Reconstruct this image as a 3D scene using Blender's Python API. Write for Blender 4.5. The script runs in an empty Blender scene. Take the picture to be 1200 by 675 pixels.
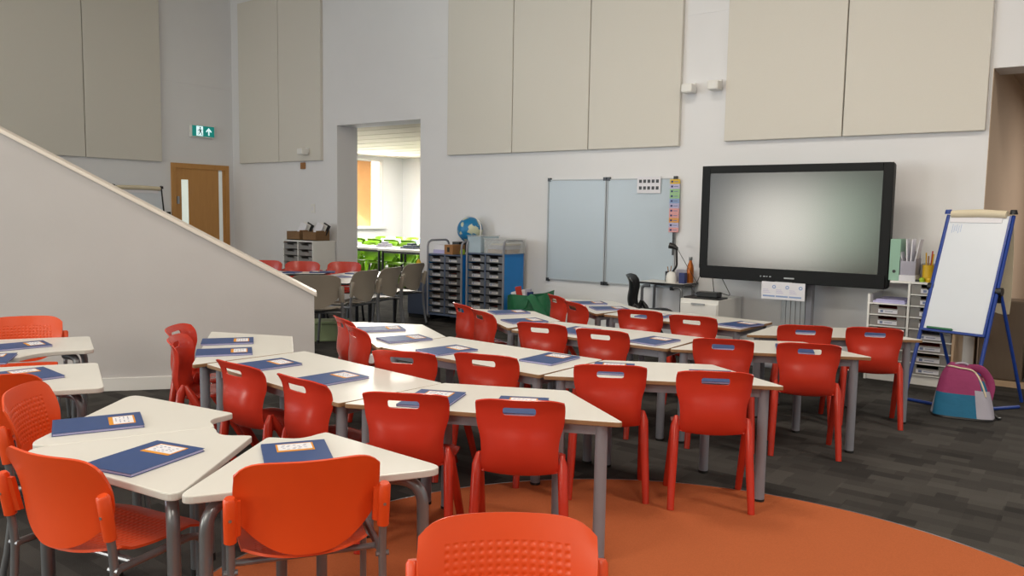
import bpy, bmesh, math, random
from mathutils import Vector, Matrix
R = math.radians
rnd = random.Random(7)
SC = bpy.context.scene
COL = SC.collection

# ------------------------------------------------------------------ materials
def lin(h):
    h = h.lstrip('#')
    o = []
    for i in (0, 2, 4):
        c = int(h[i:i+2], 16) / 255
        o.append(c / 12.92 if c <= .04045 else ((c + .055) / 1.055) ** 2.4)
    return (*o, 1)

def base_mat(name, color, rough=.5, metal=0, spec=.5):
    m = bpy.data.materials.new(name); m.use_nodes = True
    nt = m.node_tree; b = nt.nodes['Principled BSDF']
    b.inputs['Base Color'].default_value = lin(color)
    b.inputs['Roughness'].default_value = rough
    b.inputs['Metallic'].default_value = metal
    b.inputs['Specular IOR Level'].default_value = spec
    return m, nt, b

def mat(name, color, rough=.5, metal=0, spec=.5, var=.06, scale=9, bump=0, bscale=60, color2=None):
    """procedural: base colour mottled by object-space noise, optional fine bump"""
    m, nt, b = base_mat(name, color, rough, metal, spec)
    tc = nt.nodes.new('ShaderNodeTexCoord')
    n = nt.nodes.new('ShaderNodeTexNoise'); n.inputs['Scale'].default_value = scale; n.inputs['Detail'].default_value = 4
    nt.links.new(tc.outputs['Object'], n.inputs['Vector'])
    mix = nt.nodes.new('ShaderNodeMix'); mix.data_type = 'RGBA'
    c = lin(color)
    mix.inputs['A'].default_value = tuple(min(1, x * (1 - var)) for x in c[:3]) + (1,)
    mix.inputs['B'].default_value = lin(color2) if color2 else tuple(min(1, x * (1 + var)) for x in c[:3]) + (1,)
    nt.links.new(n.outputs['Fac'], mix.inputs['Factor'])
    nt.links.new(mix.outputs['Result'], b.inputs['Base Color'])
    if bump:
        n2 = nt.nodes.new('ShaderNodeTexNoise'); n2.inputs['Scale'].default_value = bscale; n2.inputs['Detail'].default_value = 3
        nt.links.new(tc.outputs['Object'], n2.inputs['Vector'])
        bp = nt.nodes.new('ShaderNodeBump'); bp.inputs['Strength'].default_value = bump; bp.inputs['Distance'].default_value = .01
        nt.links.new(n2.outputs['Fac'], bp.inputs['Height']); nt.links.new(bp.outputs['Normal'], b.inputs['Normal'])
    return m

def emit_mat(name, color, strength):
    m, nt, b = base_mat(name, color, .4)
    b.inputs['Emission Color'].default_value = lin(color); b.inputs['Emission Strength'].default_value = strength
    return m

def wood_mat(name, c1, c2, scale=6, rough=.45):
    m, nt, b = base_mat(name, c1, rough)
    tc = nt.nodes.new('ShaderNodeTexCoord'); mp = nt.nodes.new('ShaderNodeMapping'); mp.inputs['Scale'].default_value = (scale, scale, scale * .12)
    n = nt.nodes.new('ShaderNodeTexNoise'); n.inputs['Scale'].default_value = 5; n.inputs['Detail'].default_value = 6; n.inputs['Distortion'].default_value = .6
    mix = nt.nodes.new('ShaderNodeMix'); mix.data_type = 'RGBA'
    mix.inputs['A'].default_value = lin(c1); mix.inputs['B'].default_value = lin(c2)
    nt.links.new(tc.outputs['Object'], mp.inputs['Vector']); nt.links.new(mp.outputs['Vector'], n.inputs['Vector'])
    nt.links.new(n.outputs['Fac'], mix.inputs['Factor']); nt.links.new(mix.outputs['Result'], b.inputs['Base Color'])
    return m

def dimple_mat(name, color, rough, ax, ay, pitch, u0, v0, uh, vh):
    """moulded plastic with a grid of shallow dimples inside a window of object space (axes ax, ay)"""
    m, nt, b = base_mat(name, color, rough)
    N = nt.nodes.new; L = nt.links.new
    tc = N('ShaderNodeTexCoord'); sp = N('ShaderNodeSeparateXYZ'); L(tc.outputs['Object'], sp.inputs['Vector'])
    def mth(op, a, bb=None, c=None):
        x = N('ShaderNodeMath'); x.operation = op
        for i, v in enumerate((a, bb, c)):
            if v is None: continue
            if hasattr(v, 'is_output'): L(v, x.inputs[i])
            else: x.inputs[i].default_value = v
        return x.outputs[0]
    u = mth('SUBTRACT', sp.outputs[ax], u0); v = mth('SUBTRACT', sp.outputs[ay], v0)
    su = mth('COSINE', mth('MULTIPLY', u, 2 * math.pi / pitch)); sv = mth('COSINE', mth('MULTIPLY', v, 2 * math.pi / (pitch * .92)))
    d = mth('POWER', mth('MULTIPLY', mth('ADD', su, 1), mth('ADD', sv, 1)), 1.4)
    wu = mth('LESS_THAN', mth('ABSOLUTE', u), uh); wv = mth('LESS_THAN', mth('ABSOLUTE', v), vh)
    h = mth('MULTIPLY', mth('MULTIPLY', d, wu), wv)
    bp = N('ShaderNodeBump'); bp.inputs['Strength'].default_value = .3; bp.inputs['Distance'].default_value = .0014
    bp.invert = True
    L(h, bp.inputs['Height']); L(bp.outputs['Normal'], b.inputs['Normal'])
    return m

M = {}
M['wall'] = mat('wall_paint', 'E4E5E9', .75, spec=.25, var=.02, scale=3, bump=.05, bscale=90)
M['wall_tan'] = mat('tan_paint', 'BBA793', .75, spec=.2, var=.02, scale=2)
M['panel'] = mat('panel_fabric', 'DAD7D0', .95, spec=.1, var=.03, scale=140, bump=.2, bscale=420)
M['ceil'] = mat('ceiling_paint', 'E9E2D2', .9, spec=.1, var=.02)
M['ceil_tile'] = mat('ceiling_tile', 'DCD6C8', .9, spec=.1, var=.06, scale=2)
M['skirt'] = mat('skirting_paint', 'DCDBDB', .4, var=.02)
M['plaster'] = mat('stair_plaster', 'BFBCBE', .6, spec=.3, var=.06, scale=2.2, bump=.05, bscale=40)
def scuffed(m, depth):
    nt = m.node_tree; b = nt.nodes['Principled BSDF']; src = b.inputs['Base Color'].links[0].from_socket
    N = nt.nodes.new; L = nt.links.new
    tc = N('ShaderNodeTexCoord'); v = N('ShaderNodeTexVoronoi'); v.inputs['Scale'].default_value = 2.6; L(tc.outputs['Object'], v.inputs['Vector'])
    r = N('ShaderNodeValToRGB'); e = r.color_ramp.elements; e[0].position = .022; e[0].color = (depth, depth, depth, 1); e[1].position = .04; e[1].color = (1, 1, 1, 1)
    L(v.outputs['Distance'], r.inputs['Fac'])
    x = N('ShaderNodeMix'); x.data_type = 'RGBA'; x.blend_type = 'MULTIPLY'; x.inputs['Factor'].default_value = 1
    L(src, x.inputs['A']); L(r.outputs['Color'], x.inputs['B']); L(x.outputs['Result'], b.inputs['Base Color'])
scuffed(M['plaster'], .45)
M['cap'] = mat('stair_cap', 'E2DAD2', .35, var=.03)
M['red'] = mat('red_plastic', 'C03524', .24, var=.05, scale=5)
M['orange'] = mat('orange_plastic', 'DC4C1A', .38, var=.03, scale=5)
M['orange_back'] = dimple_mat('orange_dimpled_back', 'DC4C1A', .38, 0, 2, .0205, 0, .56, .150, .080)
M['orange_seat'] = dimple_mat('orange_dimpled_seat', 'DC4C1A', .40, 0, 1, .0205, 0, .0, .150, .150)
M['grey_pl'] = mat('grey_plastic', '8F877C', .45, var=.03)
M['green_pl'] = mat('green_plastic', '6FA012', .4, var=.05)
M['black_pl'] = mat('black_plastic', '17181B', .35, var=.1)
M['tube'] = mat('grey_tube', '7E8085', .3, metal=.55, var=.05)
M['leg'] = mat('grey_leg_paint', '83858F', .38, var=.04)
M['leg_dark'] = mat('dark_tube', '2A2B2E', .4, metal=.3, var=.05)
M['foot'] = mat('black_rubber', '101010', .7)
M['laminate'] = mat('white_laminate', 'DDDCD8', .32, spec=.45, var=.015, scale=6)
M['mdf'] = mat('mdf_edge', '8E6C4C', .5, var=.12, scale=20)
M['wedge_edge'] = mat('pale_edge', 'C9C7C3', .35, var=.03)
M['cover'] = mat('blue_card', '2B477E', .5, var=.06, scale=30)
M['paper'] = mat('paper', 'E2E2EA', .8, spec=.1, var=.03, scale=40)
M['pages'] = mat('page_edges', 'B9B6DC', .8, spec=.1, var=.1, scale=200)
M['amber'] = mat('amber_card', 'D9901F', .6, var=.05)
M['ink'] = mat('ink', '7A86A8', .8, spec=.1)
M['rug'] = mat('orange_carpet', 'BC6842', .95, spec=.05, var=.16, scale=160, bump=.6, bscale=500)
M['alu'] = mat('aluminium', 'A5A9AD', .45, metal=.3, var=.03)
M['board'] = mat('whiteboard', 'B6C3CE', .28, spec=.4, var=.015, scale=2)
M['flip_white'] = mat('dry_wipe', 'D5DCE6', .3, var=.015)
M['blue_metal'] = mat('blue_metal', '1F3F92', .3, var=.05)
M['blue_panel'] = mat('blue_panel', '0E7CCB', .45, var=.04)
M['slate'] = mat('slate_panel', '46526A', .5, var=.04)
M['tv'] = mat('tv_bezel', '0D0F12', .5, spec=.22, var=.05)
M['oak'] = wood_mat('oak', 'B98448', 'C89554')
M['oak_pale'] = wood_mat('pale_oak', 'B79B7E', 'C6AC90', 3)
M['brown'] = wood_mat('dark_brown_board', '5C4E42', '6A5B4C', 4)
M['cream'] = mat('cream', 'D8CDB4', .6)
M['unit_white'] = mat('white_melamine', 'E6E6E4', .4, var=.02)
M['wicker'] = mat('wicker', '7C5E40', .8, var=.35, scale=90, bump=.5, bscale=120)
M['globe_sea'] = None
M['bag_green'] = mat('green_bag', '1E6A45', .5, var=.25, scale=14, bump=.4, bscale=18)
M['magenta'] = mat('magenta_fabric', '8E3062', .75, var=.12, scale=12, bump=.25, bscale=25)
M['teal'] = mat('teal_fabric', '12648A', .75, var=.12, scale=12, bump=.25, bscale=25)
M['lilac'] = mat('lilac_fabric', 'A5A3B2', .75, var=.1, scale=12, bump=.25, bscale=25)
M['copper'] = mat('orange_bottle', 'B5611E', .3, metal=.35, var=.05)
M['mint'] = mat('mint_card', '8FB5A3', .6)
M['navy'] = mat('navy', '1B2A66', .5)
M['yellow'] = mat('yellow', 'D8B01E', .5)
M['lime'] = mat('lime', 'A8C832', .5)
M['redcard'] = mat('red_card', 'B8342A', .6)
M['pink'] = mat('pink_card', 'E3A3A3', .7)
M['greenc'] = mat('green_card', '9CC695', .7)
M['bluec'] = mat('blue_card_pale', '8DA6D2', .7)
M['lilacc'] = mat('lilac_card', 'BDB8DA', .7)
M['orangec'] = mat('orange_card', 'E3A45C', .7)
M['kraft'] = mat('kraft', '9A6E44', .8)
M['green_tub'] = mat('pale_green_tub', '8E9E78', .5)
M['blind'] = mat('orange_blind', 'D9A06A', .8)
M['winlight'] = emit_mat('sky_window', 'FFF6E6', 3.0)
M['exit_green'] = emit_mat('exit_green', '0C8C84', .38)
M['exit_white'] = emit_mat('exit_white', 'DDFBFF', .75)
M['exit_dark'] = mat('exit_dark', '0D3B33', .5)
M['steel'] = mat('steel', 'A0A2A5', .3, metal=.8)
M['lampglow'] = emit_mat('ceiling_lamp', 'FFF0D8', 4.0)

def carpet():
    m, nt, b = base_mat('carpet_tiles', '333130', .95, spec=.08)
    N = nt.nodes.new; L = nt.links.new
    tc = N('ShaderNodeTexCoord'); mp = N('ShaderNodeMapping'); mp.inputs['Rotation'].default_value = (0, 0, 0)
    L(tc.outputs['Object'], mp.inputs['Vector'])
    def brick(w, h, off, freq):
        k = N('ShaderNodeTexBrick'); k.inputs['Scale'].default_value = 1; k.inputs['Brick Width'].default_value = w; k.inputs['Row Height'].default_value = h
        k.inputs['Mortar Size'].default_value = 0; k.offset = off; k.offset_frequency = freq; k.squash = .6; k.squash_frequency = 3
        k.inputs['Color1'].default_value = (0, 0, 0, 1); k.inputs['Color2'].default_value = (1, 1, 1, 1); L(mp.outputs['Vector'], k.inputs['Vector'])
        return k.outputs['Color']
    b1 = brick(.25, .085, .37, 2); b2 = brick(.5, .5, 0, 2); b3 = brick(.36, .17, .61, 3)
    a = N('ShaderNodeMix'); a.data_type = 'RGBA'; a.inputs['Factor'].default_value = .45; L(b1, a.inputs['A']); L(b3, a.inputs['B'])
    a2 = N('ShaderNodeMix'); a2.data_type = 'RGBA'; a2.inputs['Factor'].default_value = .15; L(a.outputs['Result'], a2.inputs['A']); L(b2, a2.inputs['B'])
    n = N('ShaderNodeTexNoise'); n.inputs['Scale'].default_value = 220; L(tc.outputs['Object'], n.inputs['Vector'])
    a3 = N('ShaderNodeMix'); a3.data_type = 'RGBA'; a3.inputs['Factor'].default_value = .3; L(a2.outputs['Result'], a3.inputs['A']); L(n.outputs['Fac'], a3.inputs['B'])
    r = N('ShaderNodeValToRGB'); r.color_ramp.elements[0].color = lin('272626'); r.color_ramp.elements[1].color = lin('514F4D')
    r.color_ramp.elements[0].position = .12; r.color_ramp.elements[1].position = .88
    L(a3.outputs['Result'], r.inputs['Fac']); L(r.outputs['Color'], b.inputs['Base Color'])
    bp = N('ShaderNodeBump'); bp.inputs['Strength'].default_value = .4; bp.inputs['Distance'].default_value = .004
    L(n.outputs['Fac'], bp.inputs['Height']); L(bp.outputs['Normal'], b.inputs['Normal'])
    return m
M['carpet'] = carpet()

def globe_mat():
    m, nt, b = base_mat('globe_map', '1C7FB4', .35)
    N = nt.nodes.new; L = nt.links.new
    tc = N('ShaderNodeTexCoord'); n = N('ShaderNodeTexNoise'); n.inputs['Scale'].default_value = 9; n.inputs['Detail'].default_value = 5
    L(tc.outputs['Object'], n.inputs['Vector'])
    r = N('ShaderNodeValToRGB'); e = r.color_ramp.elements; e[0].position = .52; e[0].color = lin('1579B0'); e[1].position = .56; e[1].color = lin('C9CFB4')
    L(n.outputs['Fac'], r.inputs['Fac']); L(r.outputs['Color'], b.inputs['Base Color'])
    return m
M['globe_sea'] = globe_mat()

def clear_mat(name, color, alpha):
    m, nt, b = base_mat(name, color, .25)
    b.inputs['Alpha'].default_value = alpha
    return m
M['clear'] = clear_mat('clear_plastic', 'DADDDD', .30)
M['clear_blue'] = clear_mat('clear_plastic_bluish', 'C3D8E4', .45)
M['tray'] = clear_mat('clear_tray', 'A8A6A4', .55)
M['tray_dark'] = mat('smoky_tray', '5C5D62', .35, var=.08)
M['tray_label'] = mat('tray_label', 'CCC9C7', .7)
M['glass'] = clear_mat('door_glass', 'E8EEEA', .35)
def screen_mat():
    m, nt, b = base_mat('screen_glass', '161714', .185, spec=1.0)
    tc = nt.nodes.new('ShaderNodeTexCoord'); n = nt.nodes.new('ShaderNodeTexNoise'); n.inputs['Scale'].default_value = 300
    nt.links.new(tc.outputs['Object'], n.inputs['Vector'])
    bp = nt.nodes.new('ShaderNodeBump'); bp.inputs['Strength'].default_value = .02
    nt.links.new(n.outputs['Fac'], bp.inputs['Height']); nt.links.new(bp.outputs['Normal'], b.inputs['Normal'])
    return m
M['screen'] = screen_mat()

# ------------------------------------------------------------------ mesh helpers
class MB:
    def __init__(s): s.v = []; s.f = []; s.m = []
    def add(s, vs, fs, mi=0):
        o = len(s.v); s.v += [tuple(v) for v in vs]
        for f in fs: s.f.append([o + i for i in f]); s.m.append(mi)
        return s
    def box(s, x0, x1, y0, y1, z0, z1, mi=0):
        return s.add([(x, y, z) for z in (z0, z1) for y in (y0, y1) for x in (x0, x1)],
                     [(0, 2, 3, 1), (4, 5, 7, 6), (0, 1, 5, 4), (2, 6, 7, 3), (0, 4, 6, 2), (1, 3, 7, 5)], mi)
    def prism(s, pts, z0, z1, mi=0, side=None):
        n = len(pts); side = mi if side is None else side
        o = len(s.v)
        s.v += [(p[0], p[1], z0) for p in pts] + [(p[0], p[1], z1) for p in pts]
        s.f.append([o + i for i in reversed(range(n))]); s.m.append(mi)
        s.f.append([o + n + i for i in range(n)]); s.m.append(mi)
        for i in range(n):
            j = (i + 1) % n; s.f.append([o + i, o + j, o + n + j, o + n + i]); s.m.append(side)
        return s
    def vprism(s, pts, y0, y1, mi=0, side=None):
        """polygon in x,z extruded along y"""
        n = len(pts); side = mi if side is None else side; o = len(s.v)
        s.v += [(p[0], y0, p[1]) for p in pts] + [(p[0], y1, p[1]) for p in pts]
        s.f.append([o + i for i in range(n)]); s.m.append(mi)
        s.f.append([o + n + i for i in reversed(range(n))]); s.m.append(mi)
        for i in range(n):
            j = (i + 1) % n; s.f.append([o + j, o + i, o + n + i, o + n + j]); s.m.append(side)
        return s
    def tube(s, path, r, seg=12, mi=0, sx=1.0, sy=1.0, cap=True):
        P = [Vector(p) for p in path]; n = len(P)
        rr = r if isinstance(r, (list, tuple)) else [r] * n
        T = []
        for i in range(n):
            a = P[max(i - 1, 0)]; b = P[min(i + 1, n - 1)]; T.append((b - a).normalized())
        up = Vector((0, 1, 0)) if abs(T[0].y) < .9 else Vector((1, 0, 0))
        X = (up - T[0] * up.dot(T[0])).normalized()
        o = len(s.v)
        for i in range(n):
            X = (X - T[i] * X.dot(T[i])).normalized(); Y = T[i].cross(X)
            for k in range(seg):
                a = 2 * math.pi * k / seg
                s.v.append(tuple(P[i] + X * (math.cos(a) * rr[i] * sx) + Y * (math.sin(a) * rr[i] * sy)))
        for i in range(n - 1):
            for k in range(seg):
                k2 = (k + 1) % seg
                s.f.append([o + i * seg + k, o + i * seg + k2, o + (i + 1) * seg + k2, o + (i + 1) * seg + k]); s.m.append(mi)
        if cap:
            s.f.append([o + k for k in reversed(range(seg))]); s.m.append(mi)
            s.f.append([o + (n - 1) * seg + k for k in range(seg)]); s.m.append(mi)
        return s
    def lathe(s, prof, c=(0, 0, 0), seg=20, mi=0):
        o = len(s.v); n = len(prof)
        for r, z in prof:
            for k in range(seg):
                a = 2 * math.pi * k / seg; s.v.append((c[0] + r * math.cos(a), c[1] + r * math.sin(a), c[2] + z))
        for i in range(n - 1):
            for k in range(seg):
                k2 = (k + 1) % seg; s.f.append([o + i * seg + k, o + i * seg + k2, o + (i + 1) * seg + k2, o + (i + 1) * seg + k]); s.m.append(mi)
        s.f.append([o + k for k in reversed(range(seg))]); s.m.append(mi)
        s.f.append([o + (n - 1) * seg + k for k in range(seg)]); s.m.append(mi)
        return s
    def shell(s, fn, nu, nv, t, mi_f=0, mi_b=0):
        """surface fn(u in -1..1, v in 0..1) thickened; front faces get mi_f"""
        o = len(s.v); e = 1e-3; pts = []; nor = []
        for j in range(nv + 1):
            for i in range(nu + 1):
                u = -1 + 2 * i / nu; v = j / nv
                p = Vector(fn(u, v))
                du = Vector(fn(min(u + e, 1), v)) - Vector(fn(max(u - e, -1), v)); dv = Vector(fn(u, min(v + e, 1))) - Vector(fn(u, max(v - e, 0)))
                pts.append(p); nor.append(du.cross(dv).normalized())
        N = len(pts)
        s.v += [tuple(p + n * t / 2) for p, n in zip(pts, nor)] + [tuple(p - n * t / 2) for p, n in zip(pts, nor)]
        w = nu + 1
        for j in range(nv):
            for i in range(nu):
                a = j * w + i
                s.f.append([o + a, o + a + 1, o + a + w + 1, o + a + w]); s.m.append(mi_f)
                s.f.append([o + N + a, o + N + a + w, o + N + a + w + 1, o + N + a + 1]); s.m.append(mi_b)
        rim = [i for i in range(nu)] ; B = []
        B += [(i, i + 1) for i in range(nu)]
        B += [(j * w + nu, (j + 1) * w + nu) for j in range(nv)]
        B += [(nv * w + i + 1, nv * w + i) for i in reversed(range(nu))]
        B += [((j + 1) * w, j * w) for j in reversed(range(nv))]
        for a, b in B:
            s.f.append([o + a, o + N + a, o + N + b, o + b]); s.m.append(mi_b)
        return s
    def mesh(s, name, mats, smooth=False, angle=35):
        me = bpy.data.meshes.new(name); me.from_pydata(s.v, [], s.f)
        for m in mats: me.materials.append(m)
        me.polygons.foreach_set('material_index', s.m)
        if smooth:
            me.polygons.foreach_set('use_smooth', [True] * len(me.polygons))
            me.set_sharp_from_angle(angle=R(angle))
        me.update(); return me
    def build(s, name, mats, parent=None, smooth=False, bevel=0, angle=35):
        if not isinstance(mats, (list, tuple)): mats = [mats]
        o = bpy.data.objects.new(name, s.mesh(name, mats, smooth, angle)); COL.objects.link(o)
        if parent: o.parent = parent
        if bevel:
            b = o.modifiers.new('edge', 'BEVEL'); b.width = bevel; b.segments = 2; b.limit_method = 'ANGLE'; b.angle_limit = R(40)
        return o

def tag(o, label=None, cat=None, group=None, kind=None):
    if label: o['label'] = label
    if cat: o['category'] = cat
    if group: o['group'] = group
    if kind: o['kind'] = kind
    return o
def thing(name, label, cat, loc=(0, 0, 0), yaw=0, group=None):
    o = bpy.data.objects.new(name, None); COL.objects.link(o)
    o.location = loc; o.rotation_euler = (0, 0, R(yaw)); o.empty_display_size = .1
    return tag(o, label, cat, group)
def place(o, loc, yaw=0):
    o.location = loc; o.rotation_euler = (0, 0, R(yaw)); return o
def copy_tree(o, parent=None):
    c = o.copy(); COL.objects.link(c)
    if parent: c.parent = parent
    for ch in list(o.children): copy_tree(ch, c)
    return c
def struct(o, label=None):
    o['kind'] = 'structure'
    if label: o['label'] = label
    return o

def round_poly(pts, rad, seg=6):
    """round each corner of a 2-D polygon by its radius"""
    n = len(pts); out = []
    for i in range(n):
        p = Vector(pts[i]); a = Vector(pts[i - 1]); b = Vector(pts[(i + 1) % n]); r = rad[i] if isinstance(rad, (list, tuple)) else rad
        if r <= 0: out.append(tuple(p)); continue
        u = (a - p).normalized(); v = (b - p).normalized(); ang = u.angle(v); d = min(r / math.tan(ang / 2), (a - p).length * .45, (b - p).length * .45)
        s = p + u * d; e = p + v * d
        for k in range(seg + 1):
            t = k / seg; out.append(tuple(s * (1 - t) ** 2 + p * (2 * t * (1 - t)) + e * t * t))
    return out
def arc_pts(p0, p1, p2, k=8):
    p0, p1, p2 = Vector(p0), Vector(p1), Vector(p2)
    return [p0 * (1 - t) ** 2 + p1 * 2 * t * (1 - t) + p2 * t * t for t in [i / k for i in range(k + 1)]]
def bent(points, r=.05, k=6):
    """polyline with rounded bends"""
    P = [Vector(p) for p in points]; out = [P[0]]
    for i in range(1, len(P) - 1):
        u = (P[i - 1] - P[i]); v = (P[i + 1] - P[i]); d = min(r, u.length * .45, v.length * .45)
        out += arc_pts(P[i] + u.normalized() * d, P[i], P[i] + v.normalized() * d, k)
    out.append(P[-1]); return out

# ------------------------------------------------------------------ frame of the room
RV = Vector((.79938443, -.60081989, 0)); NV = Vector((-.60081989, -.79938443, 0)); W0 = 8.1
YW = math.degrees(math.atan2(RV.y, RV.x))            # yaw of the whiteboard wall (-36.93)
YL = YW + 90                                         # yaw of things on the left wall
def SN(s, n, z=0):
    p = RV * s + NV * (n - W0); return (p.x, p.y, z)
def wallobj(o, s, n, z=0, dyaw=0): return place(o, SN(s, n, z), YW + dyaw)
SL = -12.06                                          # left wall
def setting(mb, name, m, label=None, kind=True):
    """mesh in (s, -n, z) coordinates, seated at the foot of the whiteboard wall"""
    o = mb.build(name, m); place(o, SN(0, 0, 0), YW)
    return struct(o, label)

# floor, ceiling
f = MB().box(-16, 8, -15, 9, -.1, 0); setting(f, 'floor', M['carpet'], 'dark grey carpet tiles')
CE = 5.2
setting(MB().box(-12.3, 8, -15, 0.0, CE, CE + .1), 'ceiling', M['ceil'])
# whiteboard wall with two openings
wb = MB()
wb.box(-12.46, -9.41, 0, .4, 0, CE).box(-9.41, -7.70, 0, .4, 2.68, CE).box(-7.70, -.94, 0, .4, 0, CE).box(-.94, 8, 0, .4, 2.73, CE)
setting(wb, 'wall_back', M['wall'], 'white wall carrying the whiteboards')
setting(MB().box(SL - .3, SL, -15, 0, 0, CE), 'wall_left', M['wall'])
setting(MB().box(7.7, 8, -15, .4, 0, CE), 'wall_right', M['wall'])
setting(MB().box(SL, 8, -15.3, -15, 0, CE), 'wall_front', M['wall'])
# plasterboard joints
setting(MB().box(-7.70, -7.17, -.004, 0, 3.475, 3.483).box(-3.81, -3.35, -.004, 0, 3.545, 3.553).box(-9.70, -9.55, -.004, 0, 3.475, 3.483), 'trim_1', M['wall'])
setting(MB().box(SL, SL + .004, -1.26, 0, 3.40, 3.408), 'trim_2', M['wall'])
setting(MB().box(-7.70, -.94, -.012, 0, 0, .1).box(-12.06, -9.41, -.012, 0, 0, .1), 'baseboard_back', M['skirt'])
# corridor behind the right-hand opening
setting(MB().box(-1.34, -.94, .4, 5, 0, 2.9).box(-.94, -.935, 0, .4, 0, 2.73), 'wall_corridor', M['wall_tan'])
setting(MB().box(-1.34, 4, 5, 5.2, 0, 2.9).box(3.8, 4, .4, 5, 0, 2.9), 'wall_corridor_end', M['wall_tan'])
setting(MB().box(-1.34, 4, .4, 5.2, 2.9, 3.0), 'ceiling_corridor', M['wall_tan'])
# far room beyond the left-hand opening
FR0, FR1, FB = -14.65, -5.2, 6.67
setting(MB().box(FR0 - .3, FR0, .4, 5.0, 0, 2.75).box(FR0 - .3, FR0, 5.9, FB, 0, 2.75).box(FR0 - .3, FR0, 5.0, 5.9, 0, 1.04).box(FR0 - .3, FR0, 5.0, 5.9, 2.62, 2.75), 'wall_far_left', M['wall'])
setting(MB().box(FR0 - .3, FR1, FB, FB + .2, 0, 2.75), 'wall_far_back', M['wall'])
setting(MB().box(FR1, FR1 + .2, .4, FB, 0, 2.75), 'wall_far_right', M['wall'])
setting(MB().box(FR0 - .3, -12.46, .2, .4, 0, 2.75), 'wall_far_front', M['wall'])
fc = MB().box(FR0, FR1, .4, FB, 2.75, 2.85)
for k in range(15): fc.box(FR0, FR1, .6 + k * .6, .62 + k * .6, 2.744, 2.75)
setting(fc, 'ceiling_far', M['ceil_tile'])
w = MB().box(FR0 - .02, FR0 + .03, 4.94, 5.0, .98, 2.68).box(FR0 - .02, FR0 + .03, 5.9, 5.96, .98, 2.68).box(FR0 - .02, FR0 + .03, 5.0, 5.9, 2.62, 2.68).box(FR0 - .02, FR0 + .10, 4.9, 6.0, .98, 1.04)
wo = setting(w, 'window_3', M['skirt'])
MB().box(FR0 - .22, FR0 - .20, 5.0, 5.9, 1.04, 2.62).build('pane', M['winlight'], wo)
bl = MB().box(FR0 - .10, FR0 - .08, 4.99, 5.66, 1.04, 2.62).build('roller_blind', M['blind']); place(bl, SN(0, 0), YW)
tag(bl, 'orange roller blind drawn over the window of the far bright room', 'blind')
# ------------------------------------------------------------------ left wall door
door = MB(); y0, y1 = -1.13, -.10   # along local y of the setting frame
dz = 2.13
door.box(SL, SL + .03, y0, y0 + .07, 0, dz).box(SL, SL + .03, y1 - .07, y1, 0, dz).box(SL, SL + .03, y0 + .07, y1 - .07, dz - .08, dz)
do = setting(door, 'door_1', M['oak'], 'oak door with a tall narrow glass strip')
lf = MB()
lf.box(SL, SL + .012, y0 + .07, y0 + .17, 0, dz - .08).box(SL, SL + .012, y0 + .29, y1 - .19, 0, dz - .08)
lf.box(SL, SL + .012, y0 + .17, y0 + .29, 1.87, dz - .08).box(SL, SL + .012, y0 + .17, y0 + .29, 0, .35)
lf.build('door_leaf', M['oak'], do)
MB().box(SL + .002, SL + .008, y0 + .17, y0 + .29, .35, 1.87).build('vision_panel', emit_mat('door_daylight', 'DCE6DC', .55), do)
MB().box(SL, SL + .01, y1 - .19, y1 - .12, 0, dz - .1).build('side_light', emit_mat('side_daylight', 'C8CCC8', .30), do)
MB().box(SL, SL + .014, y1 - .12, y1 - .07, 0, dz - .08).build('door_post', M['oak'], do)
MB().box(SL + .012, SL + .03, y0 + .085, y0 + .125, 1.48, 1.60).build('door_handle', M['steel'], do)
# ------------------------------------------------------------------ stair wall
A0 = Vector((-3.166, 6.065)); AD = Vector((.96725, .25382)); AYAW = math.degrees(math.atan2(AD.y, AD.x))
def top_z(d): return .762 + (1.61 - d) * .5485
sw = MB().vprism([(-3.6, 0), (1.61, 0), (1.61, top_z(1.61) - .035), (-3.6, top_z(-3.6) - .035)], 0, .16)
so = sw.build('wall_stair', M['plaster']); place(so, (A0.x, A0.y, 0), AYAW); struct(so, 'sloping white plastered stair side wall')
cp = MB().vprism([(-3.6, top_z(-3.6) - .035), (1.63, top_z(1.63) - .035), (1.63, top_z(1.63)), (-3.6, top_z(-3.6))], -.022, .18).build('trim_3', M['cap'], None, bevel=.006)
place(cp, (A0.x, A0.y, 0), AYAW); struct(cp)
bb = MB().box(-3.6, 1.61, -.016, 0, 0, .103).build('baseboard_stair', M['skirt'], None, bevel=.003); place(bb, (A0.x, A0.y, 0), AYAW); struct(bb)
# treads rising behind the stair wall
st = MB()
for k in range(6):
    st.box(.75 - k * .32 - .32, .75 - k * .32, .16, 1.2, 0, .17 * (k + 1))
sto = st.build('floor_stairs', M['carpet']); place(sto, (A0.x, A0.y, 0), AYAW); struct(sto, 'carpeted steps behind the stair wall')
# scuffs on the stair wall
# ------------------------------------------------------------------ acoustic panels
def acoustic(label, s0, s1, z0, z1, left=False):
    w_ = s1 - s0 - .012; g = .055
    mb = MB().box(-w_ / 2, w_ / 2, -g, 0, 0, z1 - z0)
    o = mb.build('acoustic_panel', M['panel'], None, bevel=.006)
    tag(o, label, 'acoustic panel', 'fabric panels high on the walls')
    if left: p = SN(SL, (s0 + s1) / 2, z0); place(o, p, YL)
    else: wallobj(o, (s0 + s1) / 2, .0003, z0)
    return o
acoustic('beige fabric panel above the blue-panelled tray trolleys', -7.17, -6.09, 2.17, 4.9)
acoustic('beige fabric panel above the first of the two wall whiteboards', -6.09, -4.98, 2.17, 4.9)
acoustic('beige fabric panel above the whiteboard with pinned papers, sensor at its edge', -4.98, -3.83, 2.17, 4.9)
acoustic('beige fabric panel above the dark screen, next to the wall sensors', -3.33, -2.15, 2.20, 4.9)
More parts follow.
